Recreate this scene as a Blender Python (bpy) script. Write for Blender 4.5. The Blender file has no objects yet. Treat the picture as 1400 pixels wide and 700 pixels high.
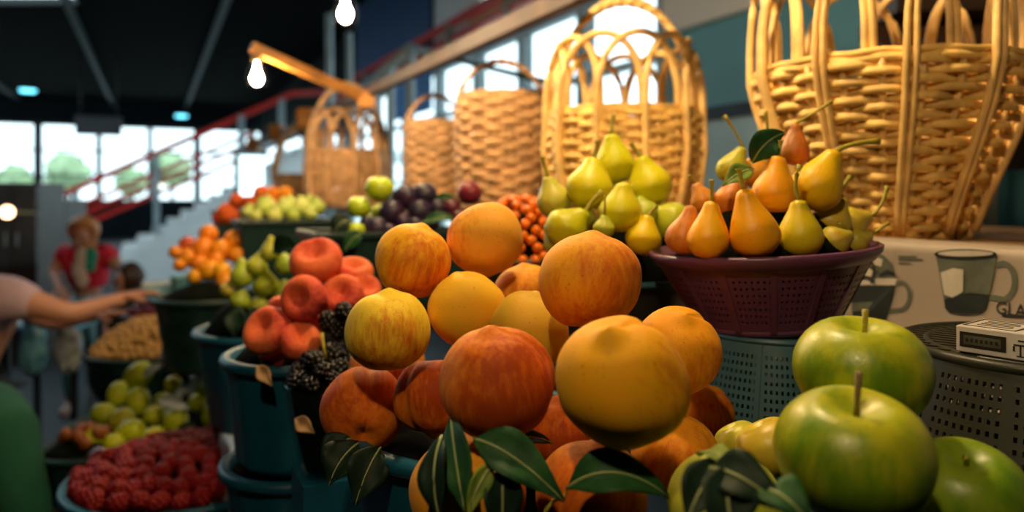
import bpy, bmesh, math, random
from mathutils import Vector, Matrix, Quaternion, noise
R = math.radians
C = bpy.context.scene.collection
sc = bpy.context.scene
random.seed(7)
EYE = 1.5            # eye height of the photographer
SL = 0.49            # slope of the stall axis: X falls by SL for each metre of Y
TH = math.atan(SL)   # the stall runs away at this angle

# ------------------------------------------------------------------ camera
cam = bpy.data.cameras.new('camera'); co = bpy.data.objects.new('camera', cam); C.objects.link(co)
co.location = (0, 0, EYE); co.rotation_euler = (R(90), 0, 0)
cam.sensor_width = 36; cam.lens = 25.714; cam.shift_y = -85/1400
cam.clip_start = .02; cam.clip_end = 300
cam.dof.use_dof = True; cam.dof.focus_distance = .60; cam.dof.aperture_fstop = 3.4
sc.camera = co
# ------------------------------------------------------------------ world, exposure
w = bpy.data.worlds.new('overcast_sky'); sc.world = w; w.use_nodes = True
bg = w.node_tree.nodes['Background']
bg.inputs['Color'].default_value = (.70, .92, 1, 1); bg.inputs['Strength'].default_value = 2.1
vs = sc.view_settings
vs.view_transform = 'Standard'; vs.look = 'None'; vs.gamma = 1; vs.exposure = 0.5
vs.use_curve_mapping = False
sc.cycles.max_bounces = 6; sc.cycles.transparent_max_bounces = 12
sc.cycles.use_denoising = True
sc.cycles.caustics_reflective = False; sc.cycles.caustics_refractive = False
BULB = 1000.0          # radiance of the lamp cores

# ------------------------------------------------------------------ materials
def lin(c): return tuple(((v/12.92) if v <= .04045 else ((v+.055)/1.055)**2.4) for v in c)
def hexc(h): return lin([int(h[i:i+2], 16)/255 for i in (0, 2, 4)])
class NT:
    def __init__(s, name):
        s.m = bpy.data.materials.new(name); s.m.use_nodes = True
        s.t = s.m.node_tree; s.b = s.t.nodes['Principled BSDF']; s.out = s.t.nodes['Material Output']
    def n(s, ty, **k):
        o = s.t.nodes.new(ty)
        for a, v in k.items():
            if a.startswith('i_'):
                o.inputs[a[2:].replace('_', ' ')].default_value = v
            else: setattr(o, a, v)
        return o
    def l(s, a, b): s.t.links.new(a, b)
    def mixc(s, f, a, b, blend='MIX'):
        o = s.t.nodes.new('ShaderNodeMix'); o.data_type = 'RGBA'; o.blend_type = blend
        for i, v in ((0, f), (6, a), (7, b)):
            if hasattr(v, 'is_output'): s.l(v, o.inputs[i])
            else: o.inputs[i].default_value = v if i == 0 else (*v[:3], 1)
        return o.outputs[2]
    def noise(s, scale, det=4, rough=.55, vec=None):
        o = s.n('ShaderNodeTexNoise'); o.inputs['Scale'].default_value = scale
        o.inputs['Detail'].default_value = det; o.inputs['Roughness'].default_value = rough
        if vec is None: vec = s.n('ShaderNodeTexCoord').outputs['Object']
        s.l(vec, o.inputs['Vector']); return o.outputs['Fac']
    def ramp(s, f, a, b):
        o = s.n('ShaderNodeMapRange'); o.interpolation_type = 'SMOOTHSTEP'
        s.l(f, o.inputs[0]); o.inputs[1].default_value = a; o.inputs[2].default_value = b
        return o.outputs[0]
    def math(s, op, a, b=0.0):
        o = s.n('ShaderNodeMath', operation=op)
        for i, v in ((0, a), (1, b)):
            if hasattr(v, 'is_output'): s.l(v, o.inputs[i])
            else: o.inputs[i].default_value = v
        return o.outputs[0]
    def bump(s, f, strength, dist=.001):
        o = s.n('ShaderNodeBump'); o.inputs['Strength'].default_value = strength; o.inputs['Distance'].default_value = dist
        s.l(f, o.inputs['Height']); s.l(o.outputs[0], s.b.inputs['Normal'])
def mat(name, col, rough=.6, var=.25, scale=30, metal=0, spec=.5, bump=0):
    t = NT(name); c = hexc(col) if isinstance(col, str) else col
    f = t.noise(scale)
    d = tuple(v*(1-var) for v in c); e = tuple(min(1, v*(1+var*.6)) for v in c)
    t.l(t.mixc(t.ramp(f, .3, .7), d, e), t.b.inputs['Base Color'])
    t.b.inputs['Roughness'].default_value = rough; t.b.inputs['Metallic'].default_value = metal
    t.b.inputs['Specular IOR Level'].default_value = spec
    if bump: t.bump(f, bump)
    return t.m
def emit(name, col, st):
    t = NT(name); e = t.n('ShaderNodeEmission'); e.inputs[0].default_value = (*col, 1); e.inputs[1].default_value = st
    t.l(e.outputs[0], t.out.inputs[0]); return t.m
def glass(name, gl=.05, tint=(1, 1, 1)):
    t = NT(name); a = t.n('ShaderNodeBsdfTransparent'); a.inputs[0].default_value = (*tint, 1)
    g = t.n('ShaderNodeBsdfGlossy'); g.inputs['Roughness'].default_value = .05
    m = t.n('ShaderNodeMixShader'); m.inputs[0].default_value = gl; t.l(a.outputs[0], m.inputs[1]); t.l(g.outputs[0], m.inputs[2])
    t.l(m.outputs[0], t.out.inputs[0]); return t.m

def fruit_mat(name, blush, dark, streak=7, speck=.5, rough=.55, sheen=0, dirn=(.9, 0, -.35), spec=.4, coat=0):
    """ripe fruit: object colour is the ground colour, its alpha the amount of blush; blush sits on the local +X cheek"""
    t = NT(name); oi = t.n('ShaderNodeObjectInfo'); tc = t.n('ShaderNodeTexCoord').outputs['Object']
    # offset per object
    rnd = t.math('MULTIPLY', oi.outputs['Random'], 37.0)
    cx = t.n('ShaderNodeCombineXYZ'); t.l(rnd, cx.inputs[0]); t.l(rnd, cx.inputs[1])
    add = t.n('ShaderNodeVectorMath', operation='ADD'); t.l(tc, add.inputs[0]); t.l(cx.outputs[0], add.inputs[1])
    mp = t.n('ShaderNodeMapping'); t.l(add.outputs[0], mp.inputs[0]); mp.inputs['Scale'].default_value = (streak, streak, streak*.22)
    nz = t.noise(1.0, 5, .65, mp.outputs[0]); nb = t.noise(1.3, 3, .5, add.outputs[0]); ns = t.noise(17, 2, .5, add.outputs[0])
    dt = t.n('ShaderNodeVectorMath', operation='DOT_PRODUCT'); t.l(tc, dt.inputs[0]); dt.inputs[1].default_value = dirn
    v = t.math('ADD', t.math('MULTIPLY', dt.outputs['Value'], .55), t.math('MULTIPLY', t.math('SUBTRACT', nz, .5), 1.7))
    v = t.math('ADD', v, t.math('MULTIPLY', t.math('SUBTRACT', nb, .5), 1.2))
    v = t.math('ADD', v, t.math('SUBTRACT', t.math('MULTIPLY', oi.outputs['Alpha'], 1.6), .95))
    m1 = t.ramp(v, -.35, .45); m2 = t.ramp(v, .25, .95)
    base = t.mixc(t.ramp(nb, .35, .7), oi.outputs['Color'], t.mixc(1.0, oi.outputs['Color'], (.92, 1.03, .8), 'MULTIPLY'))
    c = t.mixc(t.math('MULTIPLY', m1, .85), base, blush); c = t.mixc(t.math('MULTIPLY', m2, .8), c, dark)
    if speck:
        c = t.mixc(t.math('MULTIPLY', t.ramp(ns, .66, .74), speck), c, dark)
    t.l(c, t.b.inputs['Base Color']); t.b.inputs['Roughness'].default_value = rough
    t.b.inputs['Specular IOR Level'].default_value = spec
    if sheen:
        t.b.inputs['Sheen Weight'].default_value = sheen; t.b.inputs['Sheen Roughness'].default_value = .4
        t.b.inputs['Sheen Tint'].default_value = (1, .85, .7, 1)
    t.b.inputs['Coat Weight'].default_value = coat; t.b.inputs['Coat Roughness'].default_value = .15
    t.b.inputs['Subsurface Weight'].default_value = 0
    t.bump(t.noise(26, 3, .6, add.outputs[0]), .08, .02)
    return t.m
M = {}
M['peach'] = fruit_mat('peach_skin', hexc('d2641a'), hexc('9c3414'), sheen=.04, rough=.6, spec=.14)
M['flat'] = fruit_mat('flat_peach_skin', hexc('d2503c'), hexc('8e2a3c'), sheen=.05, rough=.62, spec=.14)
M['pear'] = fruit_mat('pear_skin', hexc('c9762a'), hexc('8a5a22'), streak=3, speck=.6, rough=.42, spec=.4, dirn=(.8, 0, .1))
M['apple'] = fruit_mat('apple_skin', hexc('4c7c14'), hexc('2c560c'), streak=2.2, speck=0, rough=.34, spec=.4, dirn=(.25, 0, -.85), coat=.05)
M['plum'] = fruit_mat('plum_skin', hexc('3c1c3c'), hexc('241430'), streak=3, speck=0, rough=.4)
M['orange'] = fruit_mat('orange_skin', hexc('e07418'), hexc('c04812'), streak=3, speck=0, rough=.45)
M['fig'] = fruit_mat('green_fruit_skin', hexc('7fa01c'), hexc('5c7a18'), streak=3, speck=0, rough=.42)
M['rasp_dark'] = mat('crushed_raspberries', '3a0608', .6, .5, 60); M['nut_bed'] = mat('nut_bed', '8a6a3c', .8, .5, 90); M['rasp'] = mat('raspberry_skin', '7a0c10', .45, .4, 4, spec=.25)
M['blackberry'] = mat('blackberry_skin', '09060a', .28, .4, 3, spec=.4)
M['physalis'] = mat('orange_berry_skin', 'f07a10', .35, .25, 3)
M['nut'] = mat('nut_shell', 'b08a50', .7, .35, 4)
M['date'] = mat('date_skin', '8a4c1c', .5, .4, 4)
M['cherry'] = mat('cherry_skin', '8c1018', .3, .3, 4)
M['stem'] = mat('stem_green', 'a89c2c', .6, .4, 60)
M['stem_brown'] = mat('stem_brown', '7a6a3e', .7, .5, 60)
M['straw'] = mat('willow_straw', 'f0c470', .5, .32, 22, bump=.3)
M['straw_pale'] = mat('willow_pale_rod', 'f2c87e', .45, .25, 20)
M['rattan'] = mat('rattan_brown', 'cfa272', .55, .35, 24, bump=.3)
M['teal'] = mat('teal_plastic', '11506a', .42, .15, 8, spec=.3)
M['teal_dark'] = mat('dark_green_plastic', '14302f', .45, .2, 8, spec=.25)
M['teal_basket'] = mat('grey_teal_plastic', '346478', .4, .15, 10)
M['purple'] = mat('purple_plastic', '63395a', .36, .12, 10)
M['black_plastic'] = mat('charcoal_plastic', '2b2c2c', .4, .15, 10)
M['dark_net'] = mat('dark_olive_plastic', '2c3028', .42, .2, 10)
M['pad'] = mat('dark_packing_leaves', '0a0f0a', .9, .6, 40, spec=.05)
M['wood'] = mat('honey_timber', 'b87a30', .55, .3, 14)
M['wood_brown'] = mat('weathered_timber', '402e20', .65, .35, 14)
M['ledge'] = mat('ledge_board', 'a3815a', .6, .25, 12)
M['shelf'] = mat('shelf_board', '15181a', .65, .3, 9)
M['sheet'] = mat('printed_sheet_paper', '9a8c7e', .45, .06, 5)
M['print_dark'] = mat('print_dark_green', '161d17', .5, .25, 40)
M['print_mid'] = mat('print_grey_green', '565a4c', .5, .25, 30)
M['print_pale'] = mat('print_pale', 'b9b0a0', .5, .12, 30)
M['print_ink'] = mat('print_ink', '24211f', .5, .1, 30)
M['white'] = mat('white_card', 'd8d4d0', .45, .05, 20)
M['cloth'] = mat('white_plastic_sheet', 'b8c6cc', .35, .2, 8)
M['black'] = mat('black_paint', '0a0c0e', .7, .3, 2, spec=.1)
M['batten'] = mat('grey_batten', '2c3a40', .6, .2, 4)
M['ceil'] = mat('dark_ceiling_paint', '06080a', .9, .3, 1, spec=.03)
M['floor'] = mat('dark_concrete', '151b20', .7, .3, 2)
M['wallw'] = mat('white_wall_paint', 'eef0f0', .6, .05, 2)
M['walld'] = mat('dark_wall_paint', '0c1418', .8, .3, 1, spec=.1)
M['teal_wall'] = mat('teal_wall_panel', '62a4ba', .5, .12, 2)
M['blue_wall'] = mat('pale_blue_wall', 'b4dcf0', .5, .08, 2)
M['navy'] = mat('blue_board', '0d4a80', .5, .12, 1.5)
M['poster_blue'] = mat('blue_poster', '1c7cc4', .5, .4, 3)
M['red'] = mat('red_railing_paint', 'd8281c', .45, .12, 5)
M['grey_metal'] = mat('grey_painted_steel', '9fb0b6', .45, .15, 5)
M['stair'] = mat('pale_stair_render', 'f0f4f4', .6, .06, 3)
M['frame'] = mat('dark_window_frame', '12191d', .5, .2, 5)
M['brown_cab'] = mat('brown_cabinet', '3a2c22', .5, .3, 5)
M['grey_cab'] = mat('grey_cabinet', '4b4f54', .45, .15, 5)
M['glass'] = glass('window_glass')
M['bulb_glass'] = glass('bulb_glass', tint=(.97, .97, .95))
M['bowl_glass'] = glass('clear_plastic_bowl', tint=(.8, .88, .88))
M['bulb'] = emit('glowing_lamp_core', (1, .70, .36), BULB); M['bulb_far'] = emit('glowing_lamp_core_far', (1, .72, .42), BULB*.5); M['bulb_fill'] = emit('glowing_fill_lamp_core', (1, .72, .40), BULB*.6)
M['cyan_lamp'] = emit('cyan_ceiling_lamp', (.15, .75, 1), 3)
M['orange_lamp'] = emit('warm_wall_lamp', (1, .62, .35), 6)
M['brass'] = mat('brass_socket', 'a08458', .35, .15, 20, metal=.7)
M['tree'] = mat('tree_leaves', 'a4bc90', .7, .4, 2)
M['pave'] = mat('pale_paving', 'c8ccc8', .8, .1, 2)
M['skin'] = mat('skin', 'c08a72', .5, .08, 6)
M['lilac'] = mat('lilac_jersey', 'b49aa8', .8, .1, 12)
M['green_cloth'] = mat('dark_green_cloth', '064a36', .9, .15, 10)
M['dark_cloth'] = mat('navy_cloth', '14242e', .85, .2, 10)
M['red_shirt'] = mat('red_patterned_shirt', 'd8203c', .8, .15, 9)
M['shirt_white'] = mat('white_shirt_print', 'e8d8d8', .8, .15, 9)
M['shirt_teal'] = mat('teal_shirt_print', '30b0a0', .8, .25, 9)
M['hair_blonde'] = mat('blonde_hair', 'b8743a', .55, .3, 30)
M['hair_dark'] = mat('brown_hair', '3a261c', .55, .3, 30)
M['eye'] = mat('eye_dark', '1a1210', .3, .1, 30)
M['lip'] = mat('lip_pink', 'a05048', .5, .1, 30)
M['awning'] = mat('brown_awning', '4a2a20', .7, .3, 4)
M['paper_wrap'] = mat('pale_paper', 'b8c4cc', .6, .1, 20)
M['bag_blue'] = mat('pale_blue_plastic', '6fb4cc', .35, .15, 10)
def leaf_mat(name, a, b):
    t = NT(name); f = t.noise(60, 4)
    t.l(t.mixc(t.ramp(f, .35, .7), hexc(a), hexc(b)), t.b.inputs['Base Color'])
    t.b.inputs['Roughness'].default_value = .55; t.b.inputs['Specular IOR Level'].default_value = .2
    t.bump(t.noise(140, 3), .15, .001); return t.m
M['leaf'] = leaf_mat('leaf_green', '1c4426', '2a5a2e')
M['leaf_dark'] = leaf_mat('leaf_dark_green', '0e241a', '153022')
M['leaf_pale'] = leaf_mat('leaf_pale_green', '5f7e34', '88983c')
M['vein'] = mat('leaf_vein', '9aa870', .5, .1, 40)

# ------------------------------------------------------------------ helpers
def P(px, py, Y): return Vector(((px-700)/1000*Y, Y, EYE-(py-265)/1000*Y))      # a point at depth Y
def S(wl, Y, z): return Vector((wl-SL*Y, Y, z))                                 # a point along the stall
DN = Vector((math.cos(TH), math.sin(TH), 0)); DD = Vector((-math.sin(TH), math.cos(TH), 0))
def tag(o, label=None, cat=None, group=None, kind=None):
    if label: o['label'] = label
    if cat: o['category'] = cat
    if group: o['group'] = group
    if kind: o['kind'] = kind
    return o
def empty(name, loc, rz=0, label=None, cat=None, group=None):
    o = bpy.data.objects.new(name, None); C.objects.link(o); o.location = loc; o.rotation_euler = (0, 0, rz)
    o.empty_display_size = .05
    return tag(o, label, cat, group)
def me(name, v, f, m, smooth=True):
    d = bpy.data.meshes.new(name); d.from_pydata([tuple(a) for a in v], [], f); d.update()
    ms = m if isinstance(m, list) else [m]
    for a in ms: d.materials.append(a)
    if smooth:
        d.polygons.foreach_set('use_smooth', [True]*len(d.polygons))
    return d
def link(name, d, parent=None, loc=None, rot=None, scale=None):
    o = bpy.data.objects.new(name, d); C.objects.link(o)
    if parent: o.parent = parent
    if loc is not None: o.location = loc
    if rot is not None: o.rotation_euler = rot
    if scale is not None: o.scale = scale if hasattr(scale, '__len__') else (scale,)*3
    return o
def copy_tree(o, parent=None):
    c = o.copy(); C.objects.link(c); c.parent = parent
    for ch in o.children: copy_tree(ch, c)
    return c
class MB:
    def __init__(s): s.v = []; s.f = []
    def add(s, v, f):
        n = len(s.v); s.v += [Vector(a) for a in v]; s.f += [tuple(i+n for i in q) for q in f]; return s
    def box(s, c, d, mtx=None):
        x, y, z = [a/2 for a in d]; c = Vector(c)
        v = [Vector((i*x, j*y, k*z)) for k in (-1, 1) for j in (-1, 1) for i in (-1, 1)]
        if mtx: v = [mtx @ a for a in v]
        return s.add([c+a for a in v], [(0, 2, 3, 1), (4, 5, 7, 6), (0, 1, 5, 4), (2, 6, 7, 3), (0, 4, 6, 2), (1, 3, 7, 5)])
    def bar(s, a, b, w_, h=None):
        a, b = Vector(a), Vector(b); h = h or w_
        d = (b-a); q = d.to_track_quat('X', 'Z').to_matrix()
        return s.box((a+b)/2, (d.length, w_, h), q)
    def tube(s, pts, r, n=8, flat=1, closed=False, up=None):
        pts = [Vector(p) for p in pts]; k = len(pts); v = []; f = []
        for i, p in enumerate(pts):
            a = pts[(i-1) % k] if (closed or i > 0) else p
            b = pts[(i+1) % k] if (closed or i < k-1) else p
            t = (b-a).normalized(); u = Vector(up) if up is not None else (Vector((0, 0, 1)) if abs(t.z) < .9 else Vector((0, 1, 0)))
            x = t.cross(u); x = x.normalized() if x.length > 1e-6 else Vector((1, 0, 0)); y = x.cross(t)
            rr = r[i] if hasattr(r, '__len__') else r
            for j in range(n):
                g = 2*math.pi*j/n; v.append(p + x*rr*math.cos(g)*flat + y*rr*math.sin(g))
        m = k if closed else k-1
        for i in range(m):
            for j in range(n):
                a = i*n+j; b = i*n+(j+1) % n; c = ((i+1) % k)*n+(j+1) % n; d = ((i+1) % k)*n+j
                f.append((a, b, c, d))
        if not closed: f.append(tuple(range(n))[::-1]); f.append(tuple((k-1)*n+j for j in range(n)))
        return s.add(v, f)
    def lathe(s, prof, n=24, fr=None, cap=True):
        v = []; f = []
        for i, (r, z) in enumerate(prof):
            for j in range(n):
                g = 2*math.pi*j/n; rr = r*(fr(g, i) if fr else 1); v.append((rr*math.cos(g), rr*math.sin(g), z))
        for i in range(len(prof)-1):
            for j in range(n): f.append((i*n+j, i*n+(j+1) % n, (i+1)*n+(j+1) % n, (i+1)*n+j))
        if cap: f.append(tuple(range(n))[::-1]); f.append(tuple((len(prof)-1)*n+j for j in range(n)))
        return s.add(v, f)
    def build(s, name, m, parent=None, smooth=True, **k):
        return link(name, me(name, s.v, s.f, m, smooth), parent, **k)
def boxobj(name, c, d, m, parent=None, rz=None, **k):
    b = MB(); b.box((0, 0, 0), d)
    return b.build(name, m, parent, False, loc=c, rot=(0, 0, TH if rz is None else rz), **k)
def bevel(o, w_, seg=2):
    a = o.modifiers.new('bevel', 'BEVEL'); a.width = w_; a.segments = seg; a.limit_method = 'ANGLE'; return o
def struct(o, label=None): o['kind'] = 'structure'; return o
def aim(o, d, roll=0):
    q = Vector(d).normalized().to_track_quat('Z', 'X')
    o.rotation_euler = (q @ Quaternion((0, 0, 1), roll)).to_euler()
def cheek(o, axis, a):      # axis = stem-to-tip direction, a = which way the blushed cheek looks (0 = to the aisle, + = right)
    z = Vector(axis).normalized(); x = Vector((math.sin(a), -math.cos(a), -.15)); x = (x-z*x.dot(z)).normalized(); y = z.cross(x)
    o.rotation_euler = Matrix((x, y, z)).transposed().to_euler()
ORD = ['first', 'second', 'third', 'fourth', 'fifth', 'sixth', 'seventh', 'eighth', 'ninth', 'tenth', 'eleventh', 'twelfth', 'thirteenth',
       'fourteenth', 'fifteenth', 'sixteenth', 'seventeenth', 'eighteenth', 'nineteenth', 'twentieth', 'twenty-first', 'twenty-second', 'twenty-third']

# ================================================================== THE SETTING
WP = 3.2                                 # gallery wall plane (distance to the right of the stall axis)
CEIL = EYE+3.0
def slab(name, w0, w1, y0, y1, z, t, m):
    """a floor-like slab between two stall offsets"""
    a, b, c, d = S(w0, y0, z), S(w1, y0, z), S(w1, y1, z), S(w0, y1, z); v = [a, b, c, d]; v += [p-Vector((0, 0, t)) for p in v]
    f = [(0, 1, 2, 3), (7, 6, 5, 4), (0, 4, 5, 1), (1, 5, 6, 2), (2, 6, 7, 3), (3, 7, 4, 0)]
    return link(name, me(name, v, f, m, False))
def wallp(name, wl, y0, y1, z0, z1, m, t=.12, parent=None):
    """a wall along the stall direction"""
    v = []
    for ww in (wl, wl+t):
        v += [S(ww, y0, z0), S(ww, y1, z0), S(ww, y1, z1), S(ww, y0, z1)]
    f = [(0, 1, 2, 3), (7, 6, 5, 4), (0, 4, 5, 1), (1, 5, 6, 2), (2, 6, 7, 3), (3, 7, 4, 0)]
    return link(name, me(name, v, f, m, False), parent)
struct(slab('floor', -9, 9, -7, 30, 0, .1, M['floor']))
struct(slab('ceiling', -9, WP+2.4, -7, 5.0, CEIL+.2, .15, M['ceil'])); struct(slab('ceiling_far', -9, WP+2.4, 11.9, 27, CEIL+.2, .15, M['ceil']))
struct(slab('ceiling_left', -9, -8.4, 5.0, 11.9, CEIL+.2, .15, M['ceil'])); struct(slab('ceiling_right', -1.2, WP+.5, 5.0, 11.9, CEIL+.2, .15, M['ceil']))
sk = bpy.data.objects.new('window_50', None); C.objects.link(sk); sk.location = S(-2, 8, CEIL+.2); sk['kind'] = 'structure'      # unseen rooflight, added to brighten the stairs and far aisle
o = slab('pane', -8.4, -1.2, 5.0, 11.9, CEIL+.15, .01, M['glass']); o.parent = sk; o.location = -sk.location
for y in (5.05, 7.2, 9.5, 11.8): MB().bar(S(-8.4, y, CEIL+.1)-sk.location, S(-1.2, y, CEIL+.1)-sk.location, .08, .08).build('glazing_bar', M['frame'], sk, False)
struct(wallp('wall_left', -9, -7, 10.5, 0, CEIL+.1, M['walld'])); struct(wallp('wall_left_low', -9, 10.5, 27, 0, .9, M['walld'])); struct(wallp('wall_left_lintel', -9, 10.5, 27, 4.0, CEIL+.1, M['walld']))
for y in (11, 14, 17, 20, 23): struct(wallp('trim_%d' % (20+y), -9, y, y+.25, .9, 4.0, M['frame']))
b = MB(); b.box((0, 0, 0), (24, .15, CEIL)); o = b.build('wall_near', M['walld'], None, False, loc=Vector((0, -4.5, CEIL/2))+DN*2, rot=(0, 0, TH)); struct(o)
# ceiling battens
for i, wl in enumerate((-4.25, -1.36, 1.13, -7.1)):
    o = MB().bar(S(wl, .5, CEIL), S(wl, 25, CEIL), .1, .1).build('trim_%d' % (i+1), M['batten'], None, False); struct(o)
for i, (px, py, dz) in enumerate(((38, 123, 2.7), (72, 157, 2.6), (248, 158, 2.6))):
    Y = dz/((265-py)/1000); p = P(px, py, Y)
    t = empty('ceiling_lamp', p, 0, ['small cyan glowing ceiling lamp, the highest of the two at far left', 'small cyan glowing ceiling lamp, the lower of the two at far left',
              'small cyan glowing ceiling lamp above the staircase windows'][i], 'ceiling lamp', 'cyan lamps under the dark ceiling')
    MB().lathe([(.02, -.06), (.16, -.05), (.2, 0)], 16).build('diffuser', M['cyan_lamp'], t)
    MB().lathe([(.21, 0), (.21, .06), (.05, .1)], 16).build('housing', M['frame'], t)
    MB().tube([(0, 0, .1), (0, 0, CEIL+.05-p.z)], .015, 6).build('rod', M['frame'], t)
# end wall with its windows
DE = 25.0
def E(s, z, off=0): return S(0, DE, 0)+DN*s+DD*off+Vector((0, 0, z))
def end_s(px):      # lateral place on the end wall seen at a column
    r = (px-700)/1000; p0 = S(0, DE, 0); return (r*p0.y-p0.x)/(DN.x-r*DN.y)
def endbox(name, s0, s1, z0, z1, m, off=0, t=.12, parent=None):
    b = MB(); b.box((0, 0, 0), (s1-s0, t, z1-z0))
    return b.build(name, m, parent, False, loc=E((s0+s1)/2, (z0+z1)/2, off), rot=(0, 0, TH))
ZT = EYE+.093*DE; ZB = EYE-.012*DE
sA = end_s(-140); sB = end_s(470)
struct(endbox('wall_back', sA-6, sB+.3, 0, ZB, M['walld'])); struct(endbox('wall_lintel', sA-6, sB+.3, ZT, CEIL+.1, M['walld']))
struct(endbox('wall_end', sB, sB+.3, ZB, ZT, M['walld'])); struct(endbox('wall_corner', sA-6, sA, ZB, ZT, M['walld']))
cols = [-140, -50, 50, 135, 205, 268, 345, 415, 470]
for i in range(len(cols)-1):
    a, c = end_s(cols[i]), end_s(cols[i+1])
    wn = tag(bpy.data.objects.new('window_%d' % (i+1), None), kind='structure'); C.objects.link(wn); wn.location = E((a+c)/2, ZB)
    wn.rotation_euler = (0, 0, TH)
    hw = (c-a)/2; hh = ZT-ZB; fw = .09 if cols[i] not in (50, 268) else .16
    MB().box((-hw+fw/2, 0, hh/2), (fw, .14, hh)).build('jamb', M['frame'], wn, False)
    MB().box((hw-.04, 0, hh/2), (.08, .14, hh)).build('jamb', M['frame'], wn, False)
    for q in (0, .33, .66, 1): MB().box((0, 0, .05+q*(hh-.1)), (2*hw-fw, .1, .1 if q in (0, 1) else .06)).build('glazing_bar', M['frame'], wn, False)
    MB().box((0, .02, hh/2), (2*hw-fw, .01, hh-.1)).build('pane', M['glass'], wn, False)
# outside the end windows: paving and blurred trees
struct(slab('ground', -30, 25, 26.5, 70, .05, .05, M['pave']))
def blob(r, seed, n=14, amp=.35):
    b = MB(); v = []; f = []
    for i in range(n+1):
        t = math.pi*i/n
        for j in range(n*2):
            g = math.pi*j/n; d = Vector((math.sin(t)*math.cos(g), math.sin(t)*math.sin(g), math.cos(t)))
            q = r*(1+amp*noise.noise(d*2.6+Vector((seed, 0, 0)))+amp*.4*noise.noise(d*7+Vector((seed, 0, 0)))); v.append(d*q)
    for i in range(n):
        for j in range(2*n): f.append((i*2*n+j, (i+1)*2*n+j, (i+1)*2*n+(j+1) % (2*n), i*2*n+(j+1) % (2*n)))
    b.add(v, f); return b
for i, (px, py, rr, dd) in enumerate(((92, 238, .9, 33), (180, 250, .7, 36), (235, 232, .9, 38), (20, 250, .8, 34))):
    p = P(px, py, dd)
    t = empty('tree', (p.x, p.y, .05), 0, ['round green tree outside the windows, left of the hanging dark box', 'low green tree outside the window behind the stair handrail',
              'pale green tree outside behind the tall stair post', 'green tree outside behind the tall grey cabinet'][i], 'tree', 'trees outside the far windows')
    blob(rr, i*3.1).build('crown', M['tree'], t, loc=(0, 0, p.z-.05)); MB().tube([(0, 0, 0), (.05, 0, p.z-.1)], [.13, .08], 8).build('trunk', M['wood_brown'], t)
# hanging dark sign box in front of the windows
p = P(135, 172, 16); t = empty('hanging_box', p, TH, 'dark grey box sign hanging from the ceiling before the far windows', 'sign')
bevel(MB().box((0, 0, 0), (.9, .12, .42)).build('panel', M['grey_cab'], t, False), .02)
for s_ in (-.35, .35): MB().tube([(s_, 0, .2), (s_, 0, CEIL+.05-p.z)], .012, 6).build('hanger', M['frame'], t)
# ---- gallery side: right wall
GZ = EYE+1.0; GZT = EYE+1.5
struct(wallp('wall_right_gallery', WP, -6, 4.62, GZ, GZT+.05, M['wallw'], .2))
struct(wallp('wall_right', WP+.06, -6, 4.62, EYE+.5, GZ, M['teal_wall'], .15))
struct(wallp('trim_5', WP+.0, -6, 4.62, EYE+.43, EYE+.5, M['frame'], .2))
struct(wallp('wall_right_low', WP+.06, -6, 4.62, 0, EYE+.43, M['blue_wall'], .15))
struct(wallp('wall_right_upper', WP+2.2, -6, 4.6, GZT, CEIL+.1, M['walld'], .15)); struct(wallp('wall_right_end', WP+.55, 12.9, 26, GZT, CEIL+.1, M['walld'], .15))
struct(slab('gallery_floor', WP+.2, WP+2.2, -6, 4.6, GZT, .12, M['wallw'])); struct(slab('gallery_floor_far', WP+.02, WP+.2, 4.6, 24, GZT, .06, M['wallw']))
# glazed front under the gallery, further away
gy = [4.62, 5.5, 6.4, 7.3, 8.3, 9.4, 10.6, 12, 13.6, 15.4]
for i in range(len(gy)-1):
    ya, yb = gy[i], gy[i+1]; ztop = GZT-.07
    a = S(WP+.05, ya, .7); L = (yb-ya)/math.cos(TH); hh = ztop-.7
    wn = tag(bpy.data.objects.new('window_%d' % (20+i), None), kind='structure'); C.objects.link(wn)
    wn.location = a; wn.rotation_euler = (0, 0, TH+R(90))
    for x in (.03, L-.03): MB().box((x, 0, hh/2), (.06, .1, hh)).build('jamb', M['grey_metal'], wn, False)
    for q in (0.03, .42*hh, .75*hh, hh-.03): MB().box((L/2, 0, q), (L-.12, .08, .05)).build('glazing_bar', M['grey_metal'], wn, False)
    MB().box((L/2, 0, hh/2), (L-.12, .01, hh-.06)).build('pane', M['glass'], wn, False)
struct(wallp('baseboard_right', WP+.0, 4.62, 16, 0, .7, M['wallw'], .15))
struct(slab('ground_side', 3.6, 26, -6, 26, .06, .05, M['pave']))
# posters stuck to the glazed front
def poster(px0, px1, py0, py1, m, label):
    X = lambda px: WP/(SL+(px-700)/1000)
    ya, yb = X(px1), X(px0); z0 = EYE+(265-py1)/1000*ya; z1 = EYE+(265-py0)/1000*(ya+yb)/2
    o = wallp('poster', WP-.03, ya, yb, z0, z1, m, .02); tag(o, label, 'poster', 'posters on the glazed front'); return o
poster(539, 560, 118, 160, M['poster_blue'], 'left narrow blue poster on the bright glazed front under the gallery')
poster(563, 592, 95, 150, M['poster_blue'], 'right wide blue poster on the bright glazed front under the gallery')
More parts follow.
